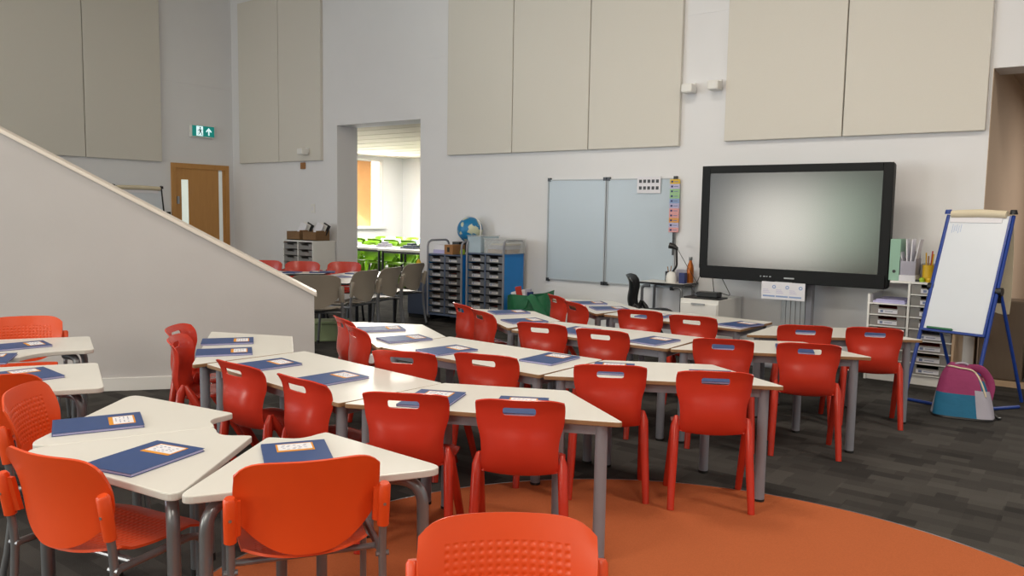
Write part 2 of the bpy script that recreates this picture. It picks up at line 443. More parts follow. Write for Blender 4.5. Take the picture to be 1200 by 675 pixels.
acoustic('beige fabric panel above the flipchart side of the dark screen', -2.15, -.96, 2.20, 4.9)
acoustic('shaded beige fabric panel in the corner beside the door wall', -11.80, -10.74, 2.17, 4.77)
acoustic('shaded beige fabric panel carrying the small white detector, near the bright opening', -10.74, -9.72, 2.17, 4.77)
acoustic('shaded beige fabric panel on the door wall, nearer the exit sign', 1.29, 2.46, 2.13, 4.9, True)
acoustic('shaded beige fabric panel on the door wall, above the stair wall', 2.46, 3.62, 2.13, 4.9, True)
# ------------------------------------------------------------------ wall fittings
def sensor(label, s, z, n=0):
    o = thing('motion_sensor', label, 'sensor', SN(s, n, z), YW, 'motion sensors on the wall')
    MB().box(-.035, .035, -.02, 0, -.03, .05).build('bracket', M['unit_white'], o, bevel=.005)
    MB().box(-.07, .05, -.16, -.02, -.065, .03).build('sensor_head', M['unit_white'], o, bevel=.015)
sensor('small white motion sensor on the wall, the lower one next to the whiteboard panels', -3.71, 2.78)
sensor('small white motion sensor on the wall, beside the panel above the screen', -3.42, 2.79)
sensor('small white detector fixed on the shaded panel left of the bright opening', -10.02, 2.32, .056)
o = thing('light_switch', 'white light switch on the wall above the wicker baskets', 'switch', SN(-9.97, 0, 1.44), YW)
MB().box(-.045, .045, -.012, 0, -.07, .07).build('plate', M['unit_white'], o, bevel=.004); MB().box(-.015, .015, -.018, -.012, -.03, .03).build('rocker', M['paper'], o)
o = tag(MB().box(-.05, .05, -.03, 0, -.05, .05).build('wall_socket', M['kraft'], None, bevel=.006), 'tiny brown socket box under the shaded panel', 'socket'); wallobj(o, -10.19, 0, 2.10)
o = thing('card_reader', 'small black card reader beside the oak door', 'card reader', SN(SL, 1.19, 1.28), YL)
MB().box(-.03, .03, -.03, 0, -.05, .07).build('body', M['black_pl'], o, bevel=.004)
# exit sign
o = thing('exit_sign', 'lit green exit sign with running man and arrow above the oak door', 'exit sign', SN(SL, .59, 2.66), YL)
MB().box(-.21, .21, -.07, 0, -.10, .095).build('housing', M['unit_white'], o, bevel=.006)
MB().box(-.195, .195, -.076, -.0705, -.083, .085).build('face', M['exit_green'], o)
MB().box(-.125, -.01, -.080, -.0765, -.075, .078).build('doorway_symbol', M['exit_white'], o)
rm = MB()
rm.vprism([(-.060 + .014 * math.cos(a * math.pi / 4), .052 + .014 * math.sin(a * math.pi / 4)) for a in range(8)], -.083, -.0805)
for q in ([(-.08, .03), (-.05, .035), (-.045, -.01), (-.07, -.012)], [(-.08, .03), (-.075, .022), (-.105, -.005), (-.11, .003)], [(-.055, .03), (-.05, .02), (-.022, .012), (-.022, .022)],
          [(-.07, -.01), (-.058, -.012), (-.085, -.06), (-.1, -.06)], [(-.06, -.01), (-.045, -.01), (-.03, -.04), (-.018, -.068), (-.03, -.068), (-.045, -.04)]):
    rm.vprism(q, -.083, -.0805)
rm.build('running_figure', M['exit_dark'], o)
MB().vprism([(.085, -.06), (.105, -.06), (.105, .02), (.135, -.01), (.148, .004), (.095, .06), (.042, .004), (.055, -.01), (.085, .02)], -.080, -.0765).build('arrow', M['exit_white'], o)
# ------------------------------------------------------------------ whiteboards
def whiteboard(label, s0, s1, z0, z1):
    o = thing('whiteboard', label, 'whiteboard', SN((s0 + s1) / 2, 0, z0), YW, 'wall whiteboards')
    w = (s1 - s0) / 2; h = z1 - z0
    MB().box(-w + .012, w - .012, -.018, -.002, .012, h - .012).build('board', M['board'], o)
    MB().box(-w, w, -.026, 0, 0, .014).box(-w, w, -.026, 0, h - .014, h).box(-w, -w + .014, -.026, 0, .014, h - .014).box(w - .014, w, -.026, 0, .014, h - .014).build('frame', M['alu'], o)
    for sx in (-1, 1):
        for z in (0, h): MB().box(sx * (w - .02) - .02, sx * (w - .02) + .02, -.03, 0, z - .02, z + .02).build('corner_cap', M['black_pl'], o)
whiteboard('plain pale blue-grey wall whiteboard, nearer the tray trolleys', -5.55, -4.735, .62, 1.83)
whiteboard('pale wall whiteboard with a white picture sheet at its top', -4.725, -3.85, .62, 1.83)
o = thing('picture_sheet', 'white sheet with ten small dark pictures at the whiteboard top', 'poster', SN(-4.185, .03, 1.665), YW)
MB().box(-.145, .145, -.004, 0, 0, .185).build('sheet', M['paper'], o)
pm = MB()
for i in range(5):
    for j in range(2): pm.box(-.12 + i * .052, -.12 + i * .052 + .034, -.006, -.0045, .04 + j * .075, .04 + j * .075 + .036)
pm.build('pictures', M['black_pl'], o)
o = thing('timetable_strip', 'hanging strip of coloured day cards beside the whiteboard', 'strip of cards', SN(-3.865, .034, 1.24), YW)
MB().box(-.012, .012, -.002, 0, -.25, 0).build('backing_tape', M['black_pl'], o)
cs = ['pink', 'lilacc', 'orangec', 'pink', 'pink', 'lilacc', 'bluec', 'greenc', 'greenc', 'lilacc', 'yellow']
for i, c in enumerate(cs):
    k = MB().box(-.058, .058, -.006 - .001 * (i % 2), -.002, i * .0525, i * .0525 + .051).box(-.045, -.02, -.0075, -.0072, i * .0525 + .015, i * .0525 + .035, 1).box(-.01, .04, -.0075, -.0072, i * .0525 + .02, i * .0525 + .028, 2)
    k.build('card', [M[c], M['navy'], M['ink']], o)['label'] = c.replace('lilacc', 'lilac').replace('bluec', 'pale blue').replace('greenc', 'green').replace('orangec', 'orange') + ' card'
# ------------------------------------------------------------------ big screen
s0, s1, z0, z1 = -3.35, -1.58, .80, 1.92
sw_, sh = s1 - s0, z1 - z0
tv = thing('interactive_screen', 'large dark interactive screen with thick black frame on the wall', 'screen', SN((s0 + s1) / 2, .5, z0), YW)
h = sw_ / 2
MB().vprism(round_poly([(-h, 0), (h, 0), (h, sh), (-h, sh)], .035), .012, .10).build('casing', M['tv'], tv, bevel=.006)
MB().box(-h, -h + .085, 0, .012, .10, sh - .002).box(h - .085, h, 0, .012, .10, sh - .002).box(-h + .085, h - .085, 0, .012, sh - .075, sh - .002).box(-h + .02, h - .02, -.006, .012, .002, .13).build('bezel', M['tv'], tv, bevel=.004)
MB().box(-h + .085, h - .085, .006, .0118, .13, sh - .075).build('screen_glass', M['screen'], tv)
cpn = MB()
for i, wd_ in enumerate((.012, .02, .012, .016)): cpn.box(-.25 + i * .03, -.25 + i * .03 + wd_, -.0085, -.0065, .05, .06)
cpn.build('control_buttons', M['alu'], tv)
MB().box(-.02, .075, -.0085, -.0065, .042, .055).build('maker_mark', M['alu'], tv)
MB().box(-.10, .06, -.02, -.0065, .004, .012).build('pen_ledge', M['alu'], tv)
stn = thing('screen_stand', 'grey grooved floor column holding up the big screen', 'stand', SN(-2.40, .345, 0), YW)
cm = MB()
for i in range(5): cm.box(-.14 + i * .046, -.14 + i * .046 + .043, -.03, .03, .04, 1.4)
cm.build('column', M['alu'], stn, bevel=.004)
MB().box(.095, .15, -.05, .04, .04, 1.5).build('post', M['leg'], stn, bevel=.005)
MB().box(-.38, .38, -.32, .2, 0, .04).build('base_plate', M['leg'], stn, bevel=.01)
MB().box(-.25, .25, -.05, -.031, .9, 1.5).build('bracket', M['leg_dark'], stn)
nt_ = thing('notice_sheet', 'white notice with three round icons taped under the screen', 'notice', SN(-2.48, .53, .645), YW)
MB().box(-.205, .205, -.004, 0, 0, .165).build('sheet', M['paper'], nt_)
for i in range(3):
    ic = MB(); cx = -.085 + i * .125
    a = [(cx + .018 * math.cos(t * math.pi / 6), .118 + .018 * math.sin(t * math.pi / 6)) for t in range(12)]
    ic.vprism(a, -.0055, -.0045); a2 = [(cx + .009 * math.cos(t * math.pi / 4), .118 + .009 * math.sin(t * math.pi / 4)) for t in range(8)]; ic.vprism(a2, -.0062, -.0056, 1)
    ic.build('icon', [M['bluec'], M['paper']], nt_)
    tx = MB().box(-.19 + i * .125, -.19 + i * .125 + .115, -.0055, -.0045, .022, .036)
    for r_ in range(3): tx.box(-.19 + i * .125, -.19 + i * .125 + .07 - .01 * r_, -.0055, -.0045, .06 + r_ * .014, .064 + r_ * .014, 1)
    tx.build('text_lines', [M['bluec'], M['lilacc']], nt_)
# ------------------------------------------------------------------ white drawer cabinet and router
cab = thing('drawer_pedestal', 'low white two-drawer cabinet beneath the screen', 'cabinet', SN(-3.245, .72, 0), YW)
MB().box(-.2, .2, .02, .62, .03, .6).build('body', M['unit_white'], cab, bevel=.004)
for z in (.04, .25, .43):
    d = MB().box(-.192, .192, 0, .02, z, z + (.2 if z < .2 else .17 if z < .4 else .13)).build('drawer', M['unit_white'], cab, bevel=.004)
    MB().box(-.07, .07, -.014, 0, z + .12, z + .135).build('handle', M['alu'], d)
MB().box(-.19, .19, .04, .6, 0, .03).build('plinth', M['foot'], cab)
tr = tag(MB().box(-.19, .19, -.1, .12, 0, .016).build('black_tray', M['black_pl'], None, bevel=.004), 'flat black tray on the low white cabinet', 'tray'); wallobj(tr, -3.245, .56, .6)
rt = thing('network_box', 'small black box with looping cables on the white cabinet', 'router', SN(-3.22, .52, .616), YW)
MB().box(-.11, .11, -.06, .06, 0, .05).build('body', M['black_pl'], rt, bevel=.006)
MB().tube(bent([(.05, 0, .05), (.0, .03, .3), (-.02, .05, .34)], .05), .004, 6).tube(bent([(.1, .02, .05), (.22, .02, .02), (.02, .05, .34)], .04), .004, 6).tube(bent([(-.11, 0, .02), (-.2, .05, .03), (-.08, .05, .32)], .05), .004, 6).build('cable', M['black_pl'], rt)
# ------------------------------------------------------------------ small teacher's desk and what is on it
DZ = .71
dk = thing('side_desk', 'small square white-topped desk with grey legs by the whiteboard', 'desk', SN(-3.83, .4, 0), YW)
MB().prism(round_poly([(-.27, 0), (.27, 0), (.27, .39), (-.27, .39)], .02), DZ - .022, DZ, 0, 1).build('desktop', [M['laminate'], M['black_pl']], dk)
for x in (-.23, .23):
    for y in (.05, .34):
        l = MB().tube(bent([(x * .6, y, DZ - .045), (x, y, DZ - .045), (x, y, 0)], .06), .016, 10).build('leg', M['tube'], dk, smooth=True)
lamp = thing('desk_visualiser', 'black-armed camera lamp with a rounded white base on the desk', 'desk lamp', SN(-3.76, .27, DZ), YW)
MB().lathe([(.0, 0), (.055, 0), (.058, .02), (.056, .07), (.045, .1), (.02, .118), (.001, .12)], seg=18).build('base', M['unit_white'], lamp, smooth=True)
MB().tube(bent([(.01, 0, .11), (.06, 0, .18), (.05, 0, .36)], .03), .011, 8).build('arm', M['black_pl'], lamp, smooth=True)
MB().tube([(.06, 0, .36), (.02, 0, .385), (-.03, -.01, .395)], [.016, .03, .034], 12).build('head', M['black_pl'], lamp, smooth=True)
MB().tube(bent([(.05, 0, .38), (.10, .0, .30), (.17, .02, .18), (.25, .1, .01)], .05), .003, 6).build('cable', M['black_pl'], lamp)
def wall_tag(o, label, cat, s, n, z, dy=0, group=None): tag(o, label, cat, group); return wallobj(o, s, n, z, dy)
bt = thing('drinks_bottle', 'tall orange metal drinks bottle on the small desk', 'bottle', SN(-3.48, .16, DZ), YW)
MB().lathe([(.0, 0), (.034, 0), (.036, .02), (.036, .15), (.03, .19), (.018, .22), (.016, .24)], seg=18).build('body', M['copper'], bt, smooth=True)
MB().lathe([(.018, .24), (.02, .245), (.019, .275), (.001, .278)], seg=14).build('cap', M['steel'], bt, smooth=True)
bt.location = SN(-3.60, .15, DZ)
o = thing('pen_pot', 'dark pen pot on the desk beside the white lamp base', 'pot', SN(-3.84, .16, DZ), YW)
MB().lathe([(.0, 0), (.04, 0), (.042, .11), (.036, .11), (.034, .01), (.0, .012)], seg=14).build('pot', M['leg_dark'], o, smooth=True)
MB().tube([(0, 0, .02), (.02, .01, .17)], .005, 6).tube([(0, .01, .02), (-.02, .0, .16)], .005, 6).build('pens', M['kraft'], o)
wall_tag(MB().box(-.06, .06, -.04, .04, 0, .13).build('storage_tin', M['lilac'], None, bevel=.004), 'grey box on the desk behind the navy box', 'box', -3.72, .07, DZ)
wall_tag(MB().box(-.035, .035, -.03, .03, 0, .11).build('tissue_box', M['navy'], None, bevel=.004), 'small navy box on the desk next to the orange bottle', 'box', -3.63, .26, DZ)
# ------------------------------------------------------------------ tray shelving under the flipchart side
sh_ = thing('tray_shelving', 'white shelving unit of clear trays beside the easel', 'shelving unit', SN(-1.37, .55, 0), YW)
H_, hw = .89, .35
MB().box(-hw, -hw + .018, 0, .5, .0, .76).box(-.009 - .02, .009 - .02, 0, .5, .06, H_ - .018).build('upright', M['unit_white'], sh_)
MB().box(hw - .02, hw, 0, .5, 0, H_ - .018).build('end_panel', M['oak_pale'], sh_)['label'] = 'pale wood end panel'
MB().box(-.175, hw, -.004, .5, H_ - .018, H_).build('top', M['unit_white'], sh_)
MB().box(-hw + .018, hw - .02, .02, .5, 0, .085).build('plinth', M['unit_white'], sh_)
MB().box(-hw + .018, hw - .02, .485, .5, .085, H_ - .018).build('back_panel', M['unit_white'], sh_)
def tray(par, x0, x1, z, hh, depth, m='tray', lab=True, y=0.0, lm='paper'):
    b = MB(); t = .004; cx = (x0 + x1) / 2; lw = (x1 - x0)
    n0, n1 = cx - lw * .26, cx + lw * .26
    b.box(x0, x1, y, y + t, z, z + hh - .025).box(x0, n0, y, y + t, z + hh - .025, z + hh).box(n1, x1, y, y + t, z + hh - .025, z + hh)
    b.box(x0, x0 + t, y + t, y + depth, z, z + hh).box(x1 - t, x1, y + t, y + depth, z, z + hh).box(x0, x1, y + depth, y + depth + t, z, z + hh).box(x0, x1, y, y + depth, z - .003, z)
    b.box(x0, n0, y - .012, y, z + hh - .008, z + hh).box(n1, x1, y - .012, y, z + hh - .008, z + hh).box(n0, n1, y - .014, y, z + hh - .034, z + hh - .025)
    o = b.build('tray', M[m], par)
    MB().box(x0 + .02, x1 - .02, y + .05, y + depth - .02, z, z + hh * .55).build('contents', M[rnd.choice(['kraft', 'leg_dark', 'lilac', 'slate', 'redcard'])], o)
    if lab:
        MB().box(cx - lw * .27, cx + lw * .27, y - .004, y - .0005, z + hh * .12, z + hh * .60).box(cx - lw * .21, cx - lw * .13, y - .0052, y - .0042, z + hh * .2, z + hh * .47, 1).box(cx - lw * .08, cx + lw * .14, y - .0052, y - .0042, z + hh * .3, z + hh * .36, 1).build('name_label', [M[lm], M['ink']], o)
    return o
pit = .0985
for r_ in range(8):
    z = .09 + r_ * pit
    if r_ < 7: MB().box(-hw + .018, -.03, 0, .48, z - .006, z + .004).build('shelf', M['unit_white'], sh_)
    MB().box(-.01, hw - .02, 0, .48, z - .006, z + .004).build('shelf', M['unit_white'], sh_)
    if r_ < 6: tray(sh_, -hw + .026, -.036, z + .008, .078, .44)
    tray(sh_, -.004, hw - .027, z + .008, .078, .44)
# what is on and in the shelving
wall_tag(MB().box(-.13, .13, -.18, .18, 0, .018).box(-.11, .12, -.16, .17, .018, .03).build('paper_stack', M['pages'], None), 'loose stack of papers on the open shelf above the trays', 'papers', -1.555, .33, .09 + 6 * pit + .004)
def box_file(label, s, n, z, m, w=.075, h=.32, d=.25):
    o = thing('box_file', label, 'file', SN(s, n, z), YW)
    MB().box(-w / 2, w / 2, -d / 2, d / 2, 0, h).build('case', M[m], o, bevel=.004)
    MB().lathe([(.0, -.003), (.014, -.003), (.014, .003), (.0, .003)], seg=14).build('finger_ring', M['black_pl'], o).matrix_local = Matrix.Translation((0, -d / 2, .08)) @ Matrix.Rotation(R(90), 4, 'X')
    return o
box_file('tall mint green box file on the shelving next to the screen', -1.525, .40, H_, 'mint', .085, .36)
mh = thing('magazine_file', 'grey holder stuffed with white papers on the shelving top', 'file holder', SN(-1.415, .42, H_ + .053), YW)
MB().box(-.055, .055, -.11, .11, 0, .01).box(-.055, .055, -.115, -.11, 0, .12).box(-.055, .055, .11, .115, 0, .2).box(-.06, -.055, -.115, .115, 0, .14).box(.055, .06, -.115, .115, 0, .14).build('holder', M['lilac'], mh)
for i, (x, a) in enumerate([(-.03, -.22), (-.01, -.06), (.01, .03), (.03, .16)]):
    q = MB().box(-.004, .004, -.09, .06, 0, .30).build('papers', M['paper'], mh); q.location = (x, 0, .012); q.rotation_euler = (0, a, 0)
wall_tag(MB().box(-.065, .065, -.125, .12, 0, .052).build('paper_box', M['paper'], None, bevel=.004), 'flat white box under the grey file holder', 'box', -1.415, .42, H_)
wall_tag(MB().box(-.05, .05, -.05, .1, 0, .15).build('grey_crate', M['alu'], None, bevel=.006), 'plain grey tub on the shelving beside the paper holder', 'tub', -1.295, .30, H_)
def pot(label, s, n, z, cols, m, hh=.17, r=.04):
    o = thing('pencil_pot', label, 'pot', SN(s, n, z), YW, None)
    MB().lathe([(.0, 0), (r, 0), (r, hh * .6), (r - .005, hh * .6), (r - .006, .01), (.0, .012)], seg=14).build('pot', M[m], o, smooth=True)
    for i, c in enumerate(cols):
        a = i * 2.4; MB().tube([(.4 * r * math.cos(a), .4 * r * math.sin(a), .02), (.8 * r * math.cos(a), .8 * r * math.sin(a), hh * (1 + .25 * math.sin(i * 3)))], .006, 6).build('pencil', M[c], o)
pot('yellow pot of pencils on the shelving close to the easel', -1.27, .45, H_, ['yellow', 'yellow', 'kraft', 'redcard'], 'yellow', .24, .045)
pot('brown pot of red pens on the shelving touching the easel edge', -1.175, .43, H_, ['redcard', 'navy', 'redcard', 'black_pl'], 'kraft', .24, .04)
for i, (s_, n_, c) in enumerate([(-1.30, .525, 'lime'), (-1.245, .53, 'yellow')]):
    wall_tag(MB().lathe([(.0, 0), (.022, 0), (.026, .02), (.018, .036), (.0, .04)], seg=12).build('sticky_tape_roll', M[c], None, smooth=True), ('lime green' if c == 'lime' else 'yellow') + ' little roll on the shelving edge', 'roll', s_, n_, H_)
wall_tag(MB().box(-.03, .03, -.012, .012, 0, .02).build('stapler', M['black_pl'], None, bevel=.004), 'small black stapler on the shelving edge', 'stapler', -1.345, .53, H_)
# dark cupboards in the right-hand opening
o = thing('brown_cupboard', 'dark brown board-fronted cupboard right beside the tray shelving', 'cupboard', SN(-.72, .1, 0), YW)
MB().box(-.175, .16, .012, .34, .05, .74).build('carcass', M['brown'], o, bevel=.004)
MB().box(-.17, .155, 0, .012, .06, .735).build('door', M['brown'], o, bevel=.003)
MB().box(-.18, .6, -.012, .04, 0, .05).build('plinth', M['oak_pale'], o)['label'] = 'pale wood plinth'
o = thing('tall_cupboard', 'dark cupboard with a cream top at the photo edge behind the easel', 'cupboard', SN(-.14, .06, 0), YW)
MB().box(-.36, .36, 0, .4, 0, .82).build('carcass', M['brown'], o, bevel=.004); MB().box(-.38, .38, -.02, .42, .82, .85).build('top', M['cream'], o, bevel=.004)
# ------------------------------------------------------------------ tray trolleys
def trolley(label, s0, s1, zt, zh, n=.52):
    w = (s1 - s0) / 2; o = thing('tray_trolley', label, 'trolley', SN((s0 + s1) / 2, n, 0), YW, 'grey framed tray trolleys')
    d = .44
    for sx in (-1, 1):
        x = sx * (w - .014)
        MB().tube(bent([(x, .014, .09), (x, .014, zh), (x, d - .014, zh), (x, d - .014, .09)], .09, 8), .014, 10).build('side_frame', M['leg'], o, smooth=True)
        MB().box(x - .009, x + .009, .03, d - .03, .12, zt).build('side_panel', M['blue_panel'], o)
        for y in (.03, d - .03):
            c = MB().lathe([(.0, -.012), (.035, -.012), (.035, .012), (.0, .012)], seg=14).build('caster', M['foot'], o)
            c.matrix_local = Matrix.Translation((x, y, .035)) @ Matrix.Rotation(R(90), 4, 'Y')
            MB().box(x - .018, x + .018, y - .012, y + .012, .05, .09).build('caster_fork', M['steel'], o)
    MB().box(-w + .03, w - .03, .02, d - .02, zt - .016, zt).box(-w + .03, w - .03, .02, d - .02, .095, .12).build('shelf', M['slate'], o)
    MB().box(-.012, .012, .02, d - .02, .12, zt - .016).build('divider', M['slate'], o)
    MB().box(-w + .03, w - .03, d - .03, d - .022, .12, zt - .016).build('back_panel', M['slate'], o)
    n_ = 8; p = (zt - .016 - .125) / n_
    for i in range(n_):
        for a, b in ((-w + .036, -.016), (.016, w - .036)):
            tray(o, a, b, .132 + i * p, p - .022, .36, 'tray_dark', True, .022, 'tray_label')
    return o
trolley('grey framed tray trolley next to the bright opening, carrying papers', -7.09, -6.49, .885, 1.055)
trolley('grey framed tray trolley showing its bright blue side panel', -6.43, -5.83, .925, 1.085)
# on the first trolley
for s_, z_, lb, c in [(-6.93, .885, 'bundle of white papers standing on the trolley by the opening', 'paper')]:
    o = thing('paper_bundle', lb, 'papers', SN(s_, .3, z_), YW)
    MB().box(-.11, .08, -.14, .14, 0, .05).build('lower_stack', M['pages'], o); MB().box(-.10, .1, -.13, .13, .05, .11).build('upper_stack', M['paper'], o)
wall_tag(MB().box(-.07, .07, -.12, .12, 0, .12).box(-.02, .02, -.125, -.121, .03, .09, 1).build('card_box', [M['kraft'], M['foot']], None, bevel=.004), 'brown card box on the trolley beside the paper bundle', 'box', -6.745, .36, .885)
wall_tag(MB().box(-.06, .06, -.13, .13, 0, .15).build('black_folder_box', M['black_pl'], None, bevel=.004), 'black folder box on the trolley behind the paper bundle', 'box', -6.86, .08, .885)
wall_tag(MB().lathe([(.0, 0), (.03, .01), (.035, .04), (.025, .07), (.0, .075)], seg=14).build('yellow_ball', M['lime'], None, smooth=True), 'small yellow-green ball at the front of the trolley shelf', 'ball', -6.545, .44, .885)
gl = thing('globe', 'blue world globe standing behind the clear tubs on the trolleys', 'globe', SN(-6.50, .2, 1.035), YW)
bm = bmesh.new(); bmesh.ops.create_uvsphere(bm, u_segments=28, v_segments=18, radius=.165)
me = bpy.data.meshes.new('ball'); bm.to_mesh(me); bm.free(); me.materials.append(M['globe_sea']); me.polygons.foreach_set('use_smooth', [True] * len(me.polygons))
bo = bpy.data.objects.new('ball', me); COL.objects.link(bo); bo.parent = gl; bo.location = (0, 0, .31); bo.rotation_euler = (.3, .3, .5)
MB().tube([(.0 + .185 * math.sin(a), 0, .31 + .185 * math.cos(a)) for a in [R(t) for t in range(-25, 186, 15)]], .009, 8).build('meridian', M['unit_white'], gl, smooth=True)
MB().lathe([(.0, 0), (.09, 0), (.085, .012), (.02, .03), (.015, .125), (.0, .125)], seg=20).build('base', M['unit_white'], gl, smooth=True)
gl.location = SN(-6.655, .17, .886)
def tub(label, s, n, z, w, d, hh, m, fill=None):
    o = thing('clear_tub', label, 'tub', SN(s, n, z), YW, 'clear tubs on the trolley')
    t = .006
    MB().box(-w / 2, w / 2, 0, t, 0, hh).box(-w / 2, w / 2, d - t, d, 0, hh).box(-w / 2, -w / 2 + t, t, d - t, 0, hh).box(w / 2 - t, w / 2, t, d - t, 0, hh).box(-w / 2, w / 2, 0, d, 0, t).build('body', M[m], o)
    MB().box(-w / 2 - .012, w / 2 + .012, -.012, d + .012, hh, hh + .014).build('lid', M['clear'], o, bevel=.005)
    if fill:
        for i, (c, a, b, h0, h1) in enumerate(fill): MB().box(a, b, .04, d - .04, .008 + h0, .008 + h1).build('contents', M[c], o)
tub('bluish clear tub on the trolley directly before the globe', -6.315, .49, .925, .21, .36, .20, 'clear_blue', [('paper', -.09, .09, 0, .1)])
tub('wide clear tub with layered papers on the blue-sided trolley', -5.985, .48, .925, .36, .36, .17, 'clear', [('kraft', -.15, .12, 0, .04), ('lilac', -.15, .14, .045, .09), ('cream', -.1, .14, .095, .11)])
# low cupboard left of the trolleys
o = thing('low_cupboard', 'low slate-blue cupboard between grey chair and tray trolley', 'cupboard', SN(-7.38, .36, 0), YW)
MB().box(-.2, .2, .012, .34, .05, .56).build('carcass', M['slate'], o, bevel=.004); MB().box(-.195, .195, 0, .012, .06, .555).build('door', M['slate'], o); MB().box(-.2, .2, .02, .33, 0, .05).build('plinth', M['foot'], o)
MB().box(-.21, .21, -.006, .345, .56, .58).build('top', M['slate'], o)
wall_tag(MB().lathe([(.0, 0), (.045, 0), (.045, .12), (.03, .16), (.018, .19), (.0, .2)], seg=14).build('yellow_bottle', M['yellow'], None, smooth=True), 'yellow bottle on the low slate-blue cupboard', 'bottle', -7.53, .2, .58)
# green shopping bag
gb = thing('shopping_bag', 'slouching dark green shopping bag filled with bits by the blue trolley', 'bag', SN(-5.48, .46, 0), YW)
def bagfn(u, v):
    a = math.pi * (u + 1); cu, su = math.cos(a), math.sin(a)
    rx = (.26 + .03 * v) * (1 + .05 * math.sin(3 * a + 4 * v)); ry = .13 * (1 + .25 * (1 - v)) * (1 + .08 * math.sin(5 * a + 6 * v))
    sg = lambda t: math.copysign(abs(t) ** .55, t)
    return (rx * sg(cu) + .03 * v * math.sin(2 * a), ry * sg(su), .005 + v * (.46 + .05 * math.cos(a) + .03 * math.sin(2 * a)))
MB().shell(bagfn, 40, 12, .004).build('body', M['bag_green'], gb, smooth=True, angle=60)
MB().box(-.2, .2, -.1, .1, .004, .012).build('bottom', M['bag_green'], gb)
MB().shell(lambda u, v: (.12 + .17 * v + .03 * u * v, -.14 - .02 * math.sin(v * 3) + .1 * u * (1 - .4 * v), .47 - .22 * v * v + .02 * math.cos(3 * u)), 10, 12, .004).build('flap', M['bag_green'], gb, smooth=True)
for sx, c, z in ((-.1, 'redcard', .56), (-.06, 'paper', .52), (-.14, 'paper', .50), (.0, 'navy', .5), (-.02, 'lilac', .53)):
    q = MB().box(-.035, .035, -.02, .02, 0, .22).build('contents', M[c], gb, bevel=.004); q.location = (sx, .02 * (1 if sx > -.08 else -1), z - .22); q.rotation_euler = (.1, sx * 2, .4)
MB().tube(bent([(-.15, -.12, .44), (-.12, -.15, .3), (.05, -.15, .3), (.08, -.12, .45)], .08), .008, 8).build('handle', M['bag_green'], gb, smooth=True)

# ------------------------------------------------------------------ flipchart easel
def easel(name, label, loc, yaw, full=True, W=.47, Hh=.975, tilt=R(21.1), z0=.548, frame='blue_metal'):
    o = thing(name, label, 'easel', loc, yaw)
    ct, sn_ = math.cos(tilt), math.sin(tilt)
    def bp(x, t, off=0): return (x, t * sn_ - off * ct, z0 + t * ct + off * sn_)      # point on board plane
    def slab(mb, x0, x1, t0, t1, o0, o1, mi=0):
        v = [bp(x, t, f_) for f_ in (o0, o1) for t in (t0, t1) for x in (x0, x1)]
        return mb.add(v, [(0, 1, 3, 2), (4, 6, 7, 5), (0, 4, 5, 1), (2, 3, 7, 6), (0, 2, 6, 4), (1, 5, 7, 3)], mi)
    h = W / 2
    slab(MB(), -h + .012, h - .012, .012, Hh, -.004, .006).build('board', M['flip_white'], o)
    fr = MB(); slab(fr, -h, -h + .016, 0, Hh, -.01, .012); slab(fr, h - .016, h, 0, Hh, -.01, .012); slab(fr, -h, h, -.004, .014, -.01, .02)
    fr.build('board_frame', M[frame], o)
    slab(MB(), -h * .8, h * .0, .016, .03, .007, .03).build('pen_tray', M['bag_green'], o)
    # rolled pad over the top edge
    MB().tube([bp(-h + .03, Hh + .01, .012), bp(0, Hh + .018, .014), bp(h - .035, Hh + .01, .012)], [.03, .033, .03], 16).build('paper_roll', M['cream'], o, smooth=True)
    slab(MB(), -h + .03, h - .06, Hh - .06, Hh - .005, .008, .012).build('paper_sheet', M['paper'], o)
    mk = MB()
    for i in range(5): slab(mk, -h + .055 + i * .016, -h + .058 + i * .016, Hh - .15 + .008 * (i % 3), Hh - .075 - .012 * (i % 2), .0062, .0066)
    mk.build('pen_marks', M['bluec'], o)
    for sx in (-1, 1):
        MB().tube([bp(sx * (h + .004), Hh + .02, -.005), bp(sx * (h + .004), Hh + .05, .01)], [.03, .022], 12).build('corner_cap', M['blue_metal' if sx < 0 and full else 'black_pl'], o, smooth=True)
        foot = bp(sx * (h + .012), -z0 / ct + .012, -.012); top = bp(sx * (h + .004), Hh + .01, -.012)
        MB().tube([foot, top], .0145, 10).build('front_leg', M[frame], o, smooth=True)
        pv = bp(sx * (h + .012), Hh * (.38 if full else .55), -.02)
        MB().tube([(pv[0] - .02, pv[1], pv[2]), (pv[0] + .03, pv[1], pv[2])], .032, 12).tube([pv, (pv[0], pv[1] + .04, pv[2] - .08)], .022, 10).build('hinge_knob', M['black_pl'], o, smooth=True)
        MB().tube([(pv[0] + .012 * sx, pv[1] + .01, pv[2]), ((.35 if sx > 0 else -.15) if full else pv[0] + .02 * sx, pv[1] + (.33 if full else .3), .012)], .013, 10).build('rear_leg', M[frame], o, smooth=True)
    if full:
        top = Vector(bp(0, Hh + .03, -.03))
        MB().shell(lambda u, v: (u * (h - .03) + .02, top.y + .02 + .10 * (1 - v) ** .7 * v + .05 * v, top.z - .78 * v + .01 * math.sin(6 * u)), 10, 12, .004).build('hanging_sheets', M['cream'], o, smooth=True)
        a = bp(-h - .012, -z0 / ct + .012, -.012); b = bp(h + .012, -z0 / ct + .012, -.012)
        MB().tube(bent([(a[0], a[1], .0135), (b[0] - .02, b[1] - .0, .0135), (b[0] + .16, b[1] + .46, .0135)], .08), .0125, 10).build('floor_bar', M[frame], o, smooth=True)
    return o
easel('flipchart_easel', 'blue framed flipchart easel with rolled paper over the white board', (3.42, 6.15, 0), -51.5)
